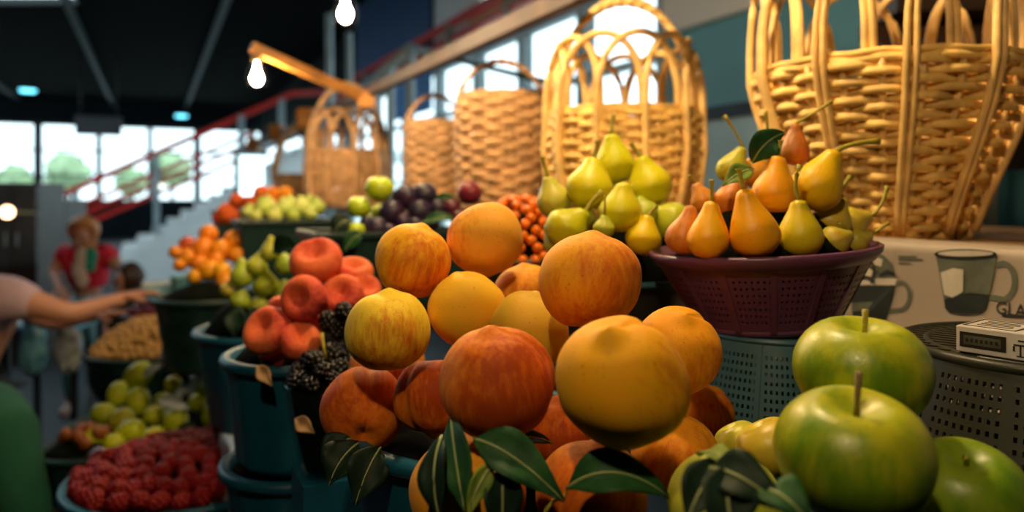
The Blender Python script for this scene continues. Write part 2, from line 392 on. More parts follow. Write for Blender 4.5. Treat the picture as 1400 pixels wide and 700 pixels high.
# boards on the gallery
def gboard(name, wl, px0, px1, z0, z1, m, label, cat):
    X = lambda px: wl/(SL+(px-700)/1000)
    o = wallp(name, wl, X(px1), X(px0), z0, z1, m, .05); return tag(o, label, cat)
gboard('blue_board', WP+.14, 487, 588, GZT, CEIL+.05, M['navy'], 'tall dark blue board standing on the gallery behind the red rail', 'board')
gboard('white_board', WP+.19, 592, 655, GZT, CEIL+.05, M['wallw'], 'white board standing on the gallery right of the blue board', 'board')
gboard('shop_sign', WP+.12, 640, 780, GZT+.12, GZT+.42, mat('cream_sign', 'd8cfa8', .5, .1, 4), 'long cream sign panel behind the red gallery rails', 'sign')
# gallery railing
gr = empty('gallery_railing', S(WP, 6, GZT), 0, 'red steel handrail with grey posts along the gallery edge', 'railing')
def rel(o, p): return Vector(p)-o.location
for z, wd in ((GZT+.33, .07), (GZT+.16, .045)):
    MB().bar(rel(gr, S(WP, 2.6, z)), rel(gr, S(WP, 13, z)), wd, wd).build('rail', M['red'], gr, False)
for y in (3.2, 4.4, 5.5, 6.6, 7.9, 9.4, 11, 13):
    MB().bar(rel(gr, S(WP, y, GZT-.05)), rel(gr, S(WP, y, GZT+.33)), .11, .09).build('post', M['grey_metal'], gr, False)
# grey pipe frame below the rail
pf = empty('pipe_frame', S(2.3, 5.5, 0), 0, 'grey steel pipe frame with slanting braces below the blue board', 'frame')
pts = lambda a: rel(pf, P(*a))
for a, c, r_ in (((561, 62, 5.6), (561, 268, 5.6), .035), ((534, 85, 6), (534, 268, 6), .035), ((490, 128, 6.2), (561, 64, 5.6), .035), ((561, 64, 5.6), (604, 78, 5.2), .03), ((477, 45, 6.3), (480, 262, 6.3), .03), ((450, 20, 6.6), (452, 262, 6.6), .035)):
    MB().tube([pts(a), pts(c)], r_, 8).build('pipe', M['grey_metal'], pf)
for px, Y in ((561, 5.6), (534, 6), (480, 6.3), (452, 6.6)):
    q = P(px, 265, Y); MB().tube([rel(pf, (q.x, q.y, 0)), rel(pf, (q.x, q.y, EYE+.02))], .035, 8).build('upright', M['grey_metal'], pf)
o = MB().tube([P(600, 76, 3.4), P(690, 98, 2.9), P(762, 116, 2.6)], .012, 8).build('bracing_rod', M['teal_dark'])
tag(o, 'thin dark teal rod slanting down behind the tall basket handle', 'rod')
# ---- staircase in the distance
YS = 12.5
def Q(px, py, off=0):           # a point on the stair's front plane (parallel to the end wall)
    r = (px-700)/1000; p0 = S(0, YS, 0)+DD*off; s = (r*p0.y-p0.x)/(DN.x-r*DN.y); p = p0+DN*s
    return Vector((p.x, p.y, EYE+(265-py)/1000*p.y))
st = empty('staircase', Vector((*Q(200, 300).xy, 0)), TH, 'pale staircase with red rails climbing to the right in the distance', 'staircase')
inv = (Matrix.Translation(st.location) @ Matrix.Rotation(TH, 4, 'Z')).inverted()
def q2(px, py, off=0): return inv @ Q(px, py, off)
A, B = q2(165, 352), q2(425, 203); n = 13
sx = (B.x-A.x)/n; sz = (B.z-A.z)/n
for k in range(n):
    MB().box((A.x+sx*(k+.5), .75, (A.z+sz*(k+1))-.05-.25), (sx*1.02, 1.5, sz+.5)).build('step', M['stair'], st, False)
v = [(A.x, -.06, A.z-1.3), (B.x, -.06, A.z-1.3), (B.x, -.06, B.z), (A.x, -.06, A.z)]; v += [(a, .0, c) for a, _, c in v]
MB().add(v, [(0, 1, 2, 3), (7, 6, 5, 4), (0, 4, 5, 1), (1, 5, 6, 2), (2, 6, 7, 3), (3, 7, 4, 0)]).build('stringer', M['stair'], st, False)
MB().box((B.x+1.4, .75, B.z-.1), (2.8, 1.5, .2)).build('landing', M['stair'], st, False)
def rail(a, b, wd, name='rail'): MB().bar(q2(*a), q2(*b), .06, wd).build(name, M['red'], st, False)
rail((62, 276), (400, 128), .1, 'handrail'); MB().bar(q2(400, 128), q2(452, 126), .06, .1).build('handrail', M['red'], st, False)
for dy in (22, 35, 50): rail((112, 262+dy-4), (345, 160+dy), .075)
for px, y0, y1 in ((103, 262, 332), (214, 212, 318), (330, 158, 245), (385, 136, 212), (445, 128, 200)):
    MB().bar(q2(px, y1), q2(px, y0), .13, .1).build('post', M['grey_metal'], st, False)
for px in (330, 445):
    q = q2(px, 300); MB().box((q.x, .75, (-st.location.z+B.z-1.3)/2), (.25, .25, max(.3, B.z-1.3))).build('support', M['stair'], st, False)
# bright cabinet window under the stairs: white back-lit shop case
t = empty('shop_case', Vector((*P(342, 300, 9).xy, 0)), TH, 'tall white lit display case beside the staircase', 'case')
MB().box((0, 0, .68), (.4, .4, 1.36)).build('cabinet', M['stair'], t, False)
MB().box((0, 0, 1.66), (.28, .28, .6)).build('lit_panel', emit('lit_case_panel', (.7, 1, 1), 2.2), t, False)
MB().box((0, 0, 2.0), (.36, .36, .08)).build('cap', M['grey_metal'], t, False)
# ---- far left cabinets with lamp
t = empty('tall_cabinet', Vector((*P(22, 350, 6.5).xy, 0)), TH*.3, 'tall grey and brown cabinet at the far left edge', 'cabinet')
bevel(MB().box((0, .2, .8), (.42, .5, 1.6)).build('body', M['brown_cab'], t, False), .01)
for i, (x, mm) in enumerate(((-.1, 'grey_cab'), (.11, 'brown_cab'))):
    d_ = bevel(MB().box((x, -.06, 1.22), (.19, .03, .7)).build('door', M['grey_cab'], t, False), .006); MB().box((x*.45, -.085, 1.1), (.012, .02, .12)).build('handle', M['grey_metal'], d_, False); bevel(MB().box((x, -.06, .5), (.19, .03, .7)).build('door', M['brown_cab'], t, False), .006)
t2 = empty('wall_lamp', P(10, 290, 6.05), 0, 'small warm round lamp glowing in front of the far left cabinet', 'lamp')
blob(.05, 0, 8, 0).build('globe', M['orange_lamp'], t2); MB().tube([(0, .03, 0), (0, .4, -.02)], .012, 6).build('arm', M['brass'], t2)
t = empty('low_cabinet', Vector((*P(66, 350, 7.35).xy, 0)), TH*.3, 'lower dark cabinet right of the tall far left cabinet', 'cabinet')
bevel(MB().box((0, .2, .72), (.36, .5, 1.44)).build('body', M['brown_cab'], t, False), .01); d_ = bevel(MB().box((0, -.06, 1.05), (.3, .03, .62)).build('door', M['grey_cab'], t, False), .006); MB().box((.11, -.085, 1.05), (.012, .02, .12)).build('handle', M['grey_metal'], d_, False)
# ---- dark kiosk at the far right
kx = Vector((1.42, 1.64, 0))
t = empty('kiosk', kx, -.1, 'dark wooden kiosk with brown sloping awning at the right edge', 'kiosk')
MB().box((-.36, -.02, .84), (.05, .05, 1.68)).build('post', M['grey_metal'], t, False)
MB().box((.1, .3, .78), (.86, .3, 1.56)).build('counter', M['teal_wall'], t, False)
MB().box((.1, .5, 1.2), (1.0, .05, 2.4)).build('back_panel', M['brown_cab'], t, False)
MB().add([(-.45, .46, 1.95), (.62, .46, 1.95), (.62, .0, 1.6), (-.42, .0, 1.68), (-.45, .46, 1.99), (.62, .46, 1.99), (.62, .0, 1.64), (-.42, .0, 1.72)],
         [(0, 1, 2, 3), (7, 6, 5, 4), (0, 4, 5, 1), (1, 5, 6, 2), (2, 6, 7, 3), (3, 7, 4, 0)]).build('awning', M['awning'], t, False)
MB().box((.1, .4, 2.4), (1.0, .15, .8)).build('upper_cabinet', M['brown_cab'], t, False)

# ================================================================== STALL FURNITURE
LEDGE = 1.438; SH2 = 1.25; SH3 = 1.05; SH4 = .74
def boardalong(name, w0, w1, y0, y1, z, t, m, label, cat):
    o = slab(name, w0, w1, y0, y1, z, t, m); bevel(o, .004); return tag(o, label, cat)
def shelf(name, w0, w1, y0, y1, z, m, label, boards=3):
    t = empty(name, S((w0+w1)/2, (y0+y1)/2, 0), 0, label, 'shelf')
    for k in range(boards):
        a = w0+(w1-w0)*k/boards+.004; c = w0+(w1-w0)*(k+1)/boards-.004
        o = slab('board', a, c, y0, y1, z, .025, m); o.parent = t; o.location = -t.location
    for y in (y0+.15, (y0+y1)/2, y1-.15):
        for ww in (w0+.06, w1-.06):
            MB().bar(rel(t, S(ww, y, 0)), rel(t, S(ww, y, z-.026)), .04, .04).build('leg', M['wood_brown'], t, False)
    return t
shelf('display_ledge', .95, 1.62, .0, 6.2, LEDGE, M['ledge'], 'long tan wooden ledge carrying the row of wicker baskets', 3)
shelf('middle_shelf', .56, .94, .1, 5.6, SH2, M['shelf'], 'dark middle shelf carrying the pear bowls and the plum crate', 2)
shelf('lower_shelf', .14, .55, .1, 2.5, SH3, M['shelf'], 'dark lower shelf carrying the peach and flat peach buckets', 2)
shelf('front_counter', -.25, .12, .5, 3.6, SH4, M['shelf'], 'dark low counter carrying raspberries, green fruit and nuts', 2)
# printed sheet: hangs over the riser from the ledge and lies on the middle shelf
t = empty('printed_sheet', S(.94, .8, LEDGE), TH, 'cream printed paper sheet with coffee cups hanging under the basket ledge', 'printed sheet')
def sheetpt(u, s_):   # u metres along the stall (positive away), s_ metres down the sheet; local x = to the wall, y = along
    fall = .172
    wav = .002*math.sin(u*23)+.0015*math.sin(u*41+s_*30)
    if s_ < .03: return Vector((.03-s_, u, .004))
    s2 = s_-.03
    if s2 < fall: return Vector((-.006+wav*(s2/fall)*2-.02*(s2/fall)**3, u, .003-s2))
    return Vector((-.026-(s2-fall), u, .003-fall-.004+wav))
b = MB(); nu, ns = 50, 26; v = []; f = []
for i in range(nu+1):
    for j in range(ns+1): v.append(sheetpt(-.75+1.5*i/nu, .225*j/ns))
for i in range(nu):
    for j in range(ns):
        a = i*(ns+1)+j; f.append((a, a+1, a+ns+2, a+ns+1))
b.add(v, f); o = b.build('paper', M['sheet'], t); so = o.modifiers.new('thick', 'SOLIDIFY'); so.thickness = .0012; so.offset = 0
tinv = (Matrix.Translation(t.location) @ Matrix.Rotation(TH, 4, 'Z')).inverted()
def sheetuv(px, py):     # where a picture column and row meets the riser
    r = (px-700)/1000; Y = .945/(r+SL); p = P(px, py, Y); q = tinv @ p; return q.y, .03+(.003-q.z)
def printed(name, poly, m, lift=.0012):
    b = MB(); pts = []
    for px, py in poly:
        u, s_ = sheetuv(px, py); q = sheetpt(u, s_); pts.append(q+Vector((-lift, 0, 0)))
    b.add(pts, [tuple(range(len(pts)))]); return b.build(name, m, t, False)
def strip(name, path, wd, m, lift):
    b = MB(); L_ = []; R_ = []
    for i, (x, y) in enumerate(path):
        a = path[max(0, i-1)]; c = path[min(len(path)-1, i+1)]; d = Vector((c[0]-a[0], c[1]-a[1])).normalized(); nn = Vector((-d.y, d.x))*wd/2
        for L0, sg in ((L_, 1), (R_, -1)):
            u, s_ = sheetuv(x+nn.x*sg, y+nn.y*sg); L0.append(sheetpt(u, s_)+Vector((-lift, 0, 0)))
    k = len(path); b.add(L_+R_, [(i, i+1, k+i+1, k+i) for i in range(k-1)]); return b.build(name, m, t, False)
def arc(cx, cy, rx, ry, a0, a1, n=14): return [(cx+rx*math.cos(R(a0+(a1-a0)*i/n)), cy+ry*math.sin(R(a0+(a1-a0)*i/n))) for i in range(n+1)]
# right cup
printed('printed_cup', [(1287, 345), (1372, 347), (1368, 372), (1359, 420), (1354, 426), (1330, 428), (1308, 426), (1301, 420), (1293, 375)], M['print_mid'])
printed('printed_liquid', [(1300, 408), (1315, 404), (1335, 399), (1362, 402), (1358, 420), (1352, 427), (1330, 429), (1308, 427), (1301, 420)], M['print_dark'], .002)
printed('printed_froth', [(1295, 372), (1312, 366), (1326, 368), (1326, 398), (1312, 406), (1300, 402)], M['print_pale'], .002)
printed('printed_rim', arc(1329, 347, 43, 7, 0, 360, 22)[:-1], M['print_dark'], .0022); printed('printed_cream', arc(1330, 346, 38, 4, 0, 360, 22)[:-1], M['print_pale'], .0028)
strip('printed_handle', [(1370, 362)]+arc(1378, 384, 18, 25, -80, 80, 12)+[(1361, 405)], 8, M['print_mid'], .0015)
# left cup with cream heap
printed('printed_cup', [(1172, 386), (1233, 386), (1229, 410), (1224, 436), (1210, 440), (1192, 440), (1180, 434)], M['print_dark'])
printed('printed_band', [(1177, 413), (1229, 410), (1226, 424), (1180, 424)], M['print_mid'], .002)
printed('printed_band', [(1171, 380), (1234, 380), (1233, 389), (1173, 389)], M['print_pale'], .002)
printed('printed_cream', [(1174, 382), (1178, 364), (1186, 352), (1200, 346), (1216, 348), (1228, 360), (1234, 380)], M['print_mid'], .0016)
for a in ([(1182, 370), (1196, 360), (1210, 368), (1202, 377), (1184, 378)], [(1190, 356), (1202, 349), (1216, 354), (1214, 364), (1200, 360)]):
    printed('printed_swirl', a, M['print_pale'], .0024)
for a in ([(1180, 369), (1196, 362), (1208, 370)], [(1198, 352), (1206, 366), (1202, 386)], [(1212, 376), (1222, 370), (1232, 374)], [(1178, 379), (1195, 378), (1206, 384)]):
    strip('printed_stroke', a, 4, M['print_ink'], .003)
strip('printed_handle', [(1230, 388)]+arc(1238, 404, 14, 19, -80, 80, 12)+[(1226, 424)], 6, M['print_mid'], .0015)
for y, x1 in ((350, 1262), (354, 1270), (359, 1254)): strip('printed_line', [(1236, y), (x1, y+.5)], 2.2, M['print_mid'], .0015)
for x0, x1 in ((1380, 1420),): strip('printed_line', [(x0, 430), (x1, 432)], 4, M['print_ink'], .0015)
def text(body, px, py, hpx, m, parent, name='printed_letters'):
    cu = bpy.data.curves.new(name, 'FONT'); cu.body = body; cu.offset = .012; cu.extrude = 0
    o = bpy.data.objects.new('tmp', cu); C.objects.link(o); bpy.context.view_layer.update()
    d = bpy.data.meshes.new_from_object(o.evaluated_get(bpy.context.evaluated_depsgraph_get())); bpy.data.objects.remove(o)
    u0, s0 = sheetuv(px, py); Yd = .945/((px-700)/1000+SL); sc_ = hpx/1000*Yd/.72
    for vv in d.vertices:
        q = sheetpt(u0-vv.co.x*sc_*.86, s0-vv.co.y*sc_); vv.co = q+Vector((-.0016, 0, 0))
    d.materials.clear(); d.materials.append(m); return link(name, d, parent)
text('GLAC', 1371, 427, 17, M['print_ink'], t)

# stall beam, lamp arms and bulbs
bm_ = empty('canopy_beam', S(.9, 3, EYE+.426), 0, 'long weathered timber beam of the stall canopy sloping into the distance', 'beam')
MB().bar(rel(bm_, S(.9, .0, EYE+.426)), rel(bm_, S(.9, 8, EYE+.426)), .03, .04).build('timber', M['wood_brown'], bm_, False)
for y in (4.2, 5.2, 6.4): bevel(MB().box(rel(bm_, S(.88, y, EYE+.43)), (.1, .12, .12)).build('block', M['wood'], bm_, False), .02)
for y in (.15, 7.9): MB().bar(rel(bm_, S(.9, y, LEDGE if y < 6.2 else 0)), rel(bm_, S(.9, y, EYE+.4)), .045, .045).build('upright', M['wood_brown'], bm_, False)
def bulbthing(p, label, arm_from, arm_to, armlabel, r=.041, core='bulb'):
    t = empty('hanging_bulb', p, 0, label, 'light bulb', 'bare bulbs hanging along the stall')
    MB().lathe([(.004, -1.0*r), (.5*r, -.87*r), (.86*r, -.5*r), (r, 0), (.9*r, .45*r), (.62*r, .95*r), (.42*r, 1.4*r), (.38*r, 1.6*r)], 20).build('glass', M['bulb_glass'], t)
    MB().lathe([(.003, -.55*r), (.3*r, -.45*r), (.5*r, 0), (.4*r, .4*r), (.2*r, .7*r), (.12*r, 1.5*r)], 14).build('glowing_core', M[core], t)
    MB().lathe([(.4*r, 1.55*r), (.44*r, 1.6*r), (.44*r, 2.4*r), (.2*r, 2.6*r)], 16).build('socket', M['brass'], t)
    top = rel(t, arm_to); MB().tube([(0, 0, 2.5*r), (.004, 0, 3.2*r), top], .004, 6).build('cord', M['black'], t)
    if arm_from is not None:
        a = empty('lamp_arm', arm_from, 0, armlabel, 'lamp arm', 'timber arms carrying the bulbs')
        d = rel(a, arm_to); MB().bar((0, 0, 0), d*1.05, .032, .036).build('stick', M['wood'], a, False)
        MB().box(d*0, (.07, .07, .07)).build('bracket', M['wood'], a, False)
    return t
bulbthing(P(351, 108, 2.8), 'small glowing bulb hanging from the tip of the honey timber arm', P(503, 136, 3.05)+Vector((0, 0, -.0)), P(352, 68, 2.8), 'honey coloured timber arm slanting up left from the canopy beam', core='bulb_far')
for p, nm in ((P(472, 20, 2.15), 'large glowing bulb hanging near the top before the blue board'), (S(.50, 1.55, EYE+.62), 'bare glowing bulb hanging above the green pears'),
              (S(.50, .85, EYE+.62), 'bare glowing bulb hanging above the yellow peaches'), (Vector((-.12, -.05, EYE+.60)), 'unseen fill bulb added over the aisle above the photographer')):  # last bulb is out of view, added as front fill for the fruit
    bulbthing(p, nm, None, (p.x, p.y, CEIL+.04), '', core='bulb_far' if p.y > 2 else 'bulb_fill' if p.y < .5 else 'bulb')

# ================================================================== WICKER
def basket(name, loc, label, prof, rows, stakes, mwv, mst, rod=.0045, seed=0, group='wicker baskets on the ledge', rz=0):
    """woven basket: prof = [(radius, height)...]; every weaver row and every stake is a part"""
    rnd = random.Random(seed); H = prof[-1][1]
    def rad(z):
        for (r0, z0), (r1, z1) in zip(prof, prof[1:]):
            if z <= z1:
                k = (z-z0)/(z1-z0); return r0+(r1-r0)*k
        return prof[-1][0]
    t = empty(name, loc, rz, label, 'basket', group)
    vh = H/rows
    for k in range(rows):
        z = vh*(k+.5); r = rad(z); seg = stakes*4; ph = math.pi*(k % 2); a0 = rnd.random()*9; pts = []; amp = .0062 if r > .08 else .004
        for j in range(seg):
            g = 2*math.pi*j/seg
            rr = r+amp*math.cos(g*stakes/2+ph)+.003*noise.noise(Vector((g*1.5, a0, 0)))
            pts.append((rr*math.cos(g), rr*math.sin(g), z+vh*.25*noise.noise(Vector((math.cos(g)*1.6, math.sin(g)*1.6, a0*3)))))
        MB().tube(pts, vh*.61*rnd.uniform(.88, 1.06), 6, flat=.62, closed=True).build('weaver', mwv, t)
    pts = [(rad(H*i/8), 0, H*i/8) for i in range(9)]
    first = MB().tube(pts, .005, 6, flat=1).build('stake', mst, t)
    for k in range(1, stakes):
        c = first.copy(); C.objects.link(c); c.parent = t; c.rotation_euler = (0, 0, 2*math.pi*k/stakes)
    # floor of the basket and rolled rim
    MB().lathe([(.001, .004), (prof[0][0]*.98, .004), (prof[0][0]*.98, .012), (.001, .012)], 24).build('bottom', mst, t)
    for dz, rr in ((0, rod*1.3), (.009, rod*1.1)):
        pts = []
        for j in range(64):
            g = 2*math.pi*j/64; r = prof[-1][0]+.002*math.sin(g*16+dz*500); pts.append((r*math.cos(g), r*math.sin(g), H+dz+.0015*math.cos(g*16)))
        MB().tube(pts, rr, 6, closed=True).build('rim', mwv, t)
    return t, rad, H
def arches(t, rad, H, n, span, h, rods, m, r=.0045, inn=.25, gap=.0105, start=0, body=True, pw=.75):
    proto = None
    for k in range(n):
        if proto is None:
            b = MB()
            for q in range(rods):
                pts = []; off = (q-(rods-1)/2)*gap
                zs = [H*(.04+.96*i/8) for i in range(8)] if body else [H*.86]
                R0 = rad(H); a_ = off/R0
                for z in zs: pts.append(((rad(z)+.010)*math.cos(a_), (rad(z)+.010)*math.sin(a_), z))
                m_ = 22
                for i in range(m_+1):
                    s_ = i/m_; g = a_*(1-2*s_)+span*(.5-.5*math.cos(math.pi*s_)) ; hh = math.sin(math.pi*s_)**pw
                    rr = (R0+.010*math.cos(math.pi*s_))*(1-inn*hh**2)+.012*math.sin(math.pi*s_)
                    pts.append((rr*math.cos(g), rr*math.sin(g), H+(h-off*.9*0)*hh-abs(0)))
                for z in zs[::-1]:
                    g = span-a_; pts.append(((rad(z)-.008)*math.cos(g), (rad(z)-.008)*math.sin(g), z)) if not body or z > H*.5 else None
                b.tube(pts, r, 7, flat=1.25)
            proto = b.build('arch', m, t, rot=(0, 0, start)); continue
        c = proto.copy(); C.objects.link(c); c.parent = t; c.rotation_euler = (0, 0, start+2*math.pi*k/n)
def handle(t, rad, H, h, ang, m, r=.006, strands=3, body=True, twist=7, top=1.0):
    b = MB()
    for q in range(strands):
        pts = []; R0 = rad(H)+.004; N_ = 44
        for i in range(N_+1):
            s_ = i/N_; base = Vector((-math.cos(math.pi*s_)*R0*(1.0), 0, H-.03+h*math.sin(math.pi*s_)**top))
            g = 2*math.pi*(q/strands+twist*s_); rr = r*.95 if strands > 1 else 0
            base += Vector((rr*math.cos(g)*math.cos(math.pi*s_), rr*math.sin(g), rr*math.cos(g)*math.sin(math.pi*s_))); pts.append(base)
        if body:
            dn = []
            for z in (.1, .4, .7): dn.append(Vector(((rad(H*z)+.012), (q-1)*r*1.4, H*z)))
            pts = [Vector((-a.x, a.y, a.z)) for a in dn]+pts+dn[::-1]
        b.tube(pts, r, 7)
    return b.build('handle', m, t, rot=(0, 0, ang))
# right basket, nearest
t, rd, H = basket('wicker_basket', (.555, 1.09, LEDGE), 'largest golden wicker basket at right with tall looped rods, flaring up from a narrow base', [(.102, 0), (.118, .05), (.150, .13), (.172, .19), (.182, .235)], 21, 24, M['straw'], M['straw_pale'], seed=1, rz=.3)
arches(t, rd, H, 11, 2*math.pi/11*1.55, .17, 2, M['straw_pale'], .0045, inn=.12, start=.1, pw=.6)
# middle basket with interlaced arches
t, rd, H = basket('wicker_basket', (.252, 1.66, LEDGE), 'tall golden wicker basket with interlaced arches and twisted handle behind the green pears', [(.135, 0), (.158, .08), (.168, .16), (.165, .235)], 19, 22, M['straw'], M['straw_pale'], seed=2, rz=.15)
arches(t, rd, H, 11, 2*math.pi/11*2.0, .165, 1, M['straw_pale'], .0075, inn=.2, start=.1, pw=.65)
handle(t, rd, H, .295, -.3, M['straw_pale'], .0075, 3)
# tall closed basket with loop handle
t, rd, H = basket('wicker_basket', (-.028, 2.2, LEDGE), 'brown square-shouldered wicker basket with thin loop handle left of the arched basket', [(.125, 0), (.134, .1), (.138, .2), (.135, .345)], 19, 18, M['rattan'], M['rattan'], seed=3)
handle(t, rd, H, .145, .35, M['rattan'], .006, 2, body=False)
t, rd, H = basket('wicker_basket', (-.285, 2.72, LEDGE), 'smaller brown wicker basket with low handle, second brown basket from the right', [(.098, 0), (.106, .1), (.108, .2), (.106, .318)], 17, 16, M['rattan'], M['rattan'], seed=4)
handle(t, rd, H, .14, .35, M['rattan'], .006, 2, body=False)
t, rd, H = basket('wicker_basket', (-.80, 3.55, LEDGE), 'reddish brown lattice topped wicker basket behind the green apples', [(.17, 0), (.185, .1), (.19, .2), (.18, .26)], 16, 20, M['rattan'], M['rattan'], seed=5)
arches(t, rd, H, 10, 2*math.pi/10*2.0, .2, 1, M['rattan'], .010, inn=.35, start=.1, pw=.65)
handle(t, rd, H, .36, .2, M['rattan'], .011, 3, body=False)
t, rd, H = basket('wicker_basket', (-1.30, 4.45, LEDGE), 'farthest reddish wicker basket with a wide round handle', [(.13, 0), (.14, .1), (.14, .17)], 11, 18, M['rattan'], M['rattan'], seed=6)
handle(t, rd, H, .32, .0, M['rattan'], .014, 3, body=False)

# ================================================================== CONTAINERS
def bucket(name, loc, zr, label, rt, rb, h, m, cat='bucket', ribs=28, pad=.02, group=None, rim=.008, padm='pad', rz=0, wire=False):
    """ribbed plastic bucket, origin at the middle of its base; the pad is the leafy packing the fruit lies on"""
    t = empty(name, (loc[0], loc[1], zr-h), rz, label, cat, group)
    fr = lambda g, i: 1+(.012*math.copysign(abs(math.sin(g*ribs/2))**.5, math.sin(g*ribs/2)) if 0 < i < 6 else 0)
    prof = [(.002, 0), (rb, 0), (rb+(rt-rb)*.1, h*.06), (rb+(rt-rb)*.5, h*.5), (rt*.985, h*.86), (rt*.985, h*.9), (rt, h*.92), (rt, h), (rt-.006, h), (rt-.01, h*.5), (rb-.004, .008), (.002, .006)]
    MB().lathe(prof, ribs*4 if ribs*4 < 130 else 112, fr, cap=False).build('body', m, t)
    pts = [(rt*1.02*math.cos(2*math.pi*j/48), rt*1.02*math.sin(2*math.pi*j/48), h-rim*.8) for j in range(48)]
    MB().tube(pts, rim, 8, closed=True).build('rim', m, t)
    if pad is not None:
        b = MB(); b.lathe([(.001, h*.55), (rt*.78, h*.55), (rt*.93, h-.012), (rt*.7, h-.012+pad*.5), (rt*.35, h-.012+pad*.9), (.001, h-.012+pad)], 32, lambda g, i: 1+.02*math.sin(g*7+i))
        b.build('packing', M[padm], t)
    if wire:
        MB().tube([(rt*1.03*math.cos(a), 0, h-.02-.12*math.sin(a)) if 1 else 0 for a in [math.pi*i/20 for i in range(21)]], .003, 6).build('wire_handle', M['grey_metal'], t, rot=(.35, 0, 0))
    return t
def perforated(b, prof_r, z0, z1, ncol, nrow, solid_every=8, hole=.3, rows_solid=()):
    """a wall of square holes between two radii"""
    r0, r1 = prof_r; idx = {}; v = []; f = []
    def pt(i, j):
        g = 2*math.pi*i/ncol; k = j/nrow; r = r0+(r1-r0)*k; return (r*math.cos(g), r*math.sin(g), z0+(z1-z0)*k)
    def vv(i, j):
        q = (round((i % ncol)*100), round(j*100))
        if q not in idx: idx[q] = len(v); v.append(pt(i, j))
        return idx[q]
    for i in range(ncol):
        for j in range(nrow):
            c = [vv(i, j), vv(i+1, j), vv(i+1, j+1), vv(i, j+1)]
            if (solid_every and i % solid_every in (0,)) or j in rows_solid: f.append(tuple(c)); continue
            h = hole; d = [vv(i+h, j+h), vv(i+1-h, j+h), vv(i+1-h, j+1-h), vv(i+h, j+1-h)]
            for k in range(4): f.append((c[k], c[(k+1) % 4], d[(k+1) % 4], d[k]))
    b.add(v, f)
def solidify(o, t_):
    a = o.modifiers.new('thick', 'SOLIDIFY'); a.thickness = t_; a.offset = 0; return o
def ringtube(t, name, r, z, rr, m, flat=1):
    return MB().tube([(r*math.cos(2*math.pi*j/64), r*math.sin(2*math.pi*j/64), z) for j in range(64)], rr, 8, closed=True, flat=flat).build(name, m, t)
# purple bowl of pears on an upturned teal basket
PBX, PBY = .277, .80
t = empty('upturned_basket', (PBX+.012, PBY, SH2), 0, 'grey teal perforated plastic basket upturned under the purple bowl', 'basket')
b = MB(); perforated(b, (.112, .085), .006, .100, 120, 12, 10, .27, (0, 11)); solidify(b.build('wall', M['teal_basket'], t, False), .002)
MB().lathe([(.001, .1), (.085, .1), (.087, .104), (.001, .105)], 40).build('base_panel', M['teal_basket'], t)
ringtube(t, 'rim', .114, .006, .006, M['teal_basket'])
for k in range(12):
    g = 2*math.pi*k/12; MB().bar((.1135*math.cos(g), .1135*math.sin(g), .008), (.0865*math.cos(g), .0865*math.sin(g), .1), .005, .003).build('rib', M['teal_basket'], t, False)
t = empty('fruit_bowl', (PBX, PBY, SH2+.107), 0, 'purple perforated plastic bowl heaped with yellow pears', 'bowl')
t.rotation_euler = (0, R(-3.5), 0); hb = .083
b = MB(); perforated(b, (.073, .108), .006, hb-.012, 112, 9, 8, .29, (0, 8)); solidify(b.build('wall', M['purple'], t, False), .0022)
MB().lathe([(.001, 0), (.072, 0), (.0745, .006), (.072, .008), (.001, .003)], 48).build('base_panel', M['purple'], t)
MB().lathe([(.108, hb-.014), (.113, hb-.012), (.120, hb-.004), (.121, hb+.001), (.118, hb+.003), (.114, hb), (.109, hb-.008)], 72, cap=False).build('rim', M['purple'], t)
for k in range(14):
    g = 2*math.pi*k/14; MB().bar((.0745*math.cos(g), .0745*math.sin(g), .006), (.1095*math.cos(g), .1095*math.sin(g), hb-.01), .006, .0035).build('rib', M['purple'], t, False)
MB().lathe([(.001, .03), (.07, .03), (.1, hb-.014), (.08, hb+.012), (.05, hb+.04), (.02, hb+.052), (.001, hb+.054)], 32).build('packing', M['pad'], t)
PURZ = SH2+.107+hb
# dark bowl of green pears
t = empty('fruit_bowl', (*P(840, 380, .96).xy, SH2), 0, 'black plastic bowl with thick rim heaped with green pears', 'bowl'); hb = .145
MB().lathe([(.002, 0), (.075, 0), (.085, .05), (.098, hb-.02), (.104, hb-.008), (.11, hb-.004), (.11, hb), (.103, hb+.001), (.097, hb-.01), (.08, .05), (.002, .006)], 64, cap=False).build('body', M['black_plastic'], t)
ringtube(t, 'rim', .109, hb-.002, .004, M['teal_basket'])
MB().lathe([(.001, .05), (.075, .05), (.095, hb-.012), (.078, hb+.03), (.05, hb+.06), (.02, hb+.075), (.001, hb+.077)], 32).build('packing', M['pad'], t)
# dark upturned basket at right with slatted base
DBX, DBY = .452, .62
t = empty('upturned_basket', (DBX, DBY, SH2), 0, 'dark perforated basket upturned at the right, its slatted base carrying a carton', 'basket'); hb = .122
b = MB(); perforated(b, (.142, .108), .006, hb-.004, 130, 13, 10, .28, (0, 12)); solidify(b.build('wall', M['dark_net'], t, False), .002)
ringtube(t, 'rim', .144, .006, .006, M['dark_net']); ringtube(t, 'base_ring', .107, hb-.003, .0045, M['dark_net']); ringtube(t, 'base_ring', .088, hb-.003, .003, M['dark_net'])
for k in range(18):
    x = -.1+.2*k/17; L = math.sqrt(max(0, .105**2-x*x))
    MB().box((0, 0, 0), (.0048, 2*L, .004)).build('slat', M['dark_net'], t, False, loc=(x*math.cos(.9), x*math.sin(.9), hb-.003), rot=(0, 0, .9))
for y in (-.05, 0, .05):
    L = math.sqrt(.105**2-y*y); MB().box((0, 0, 0), (2*L, .006, .003)).build('cross_slat', M['dark_net'], t, False, loc=(-y*math.sin(.9), y*math.cos(.9), hb-.006), rot=(0, 0, .9))
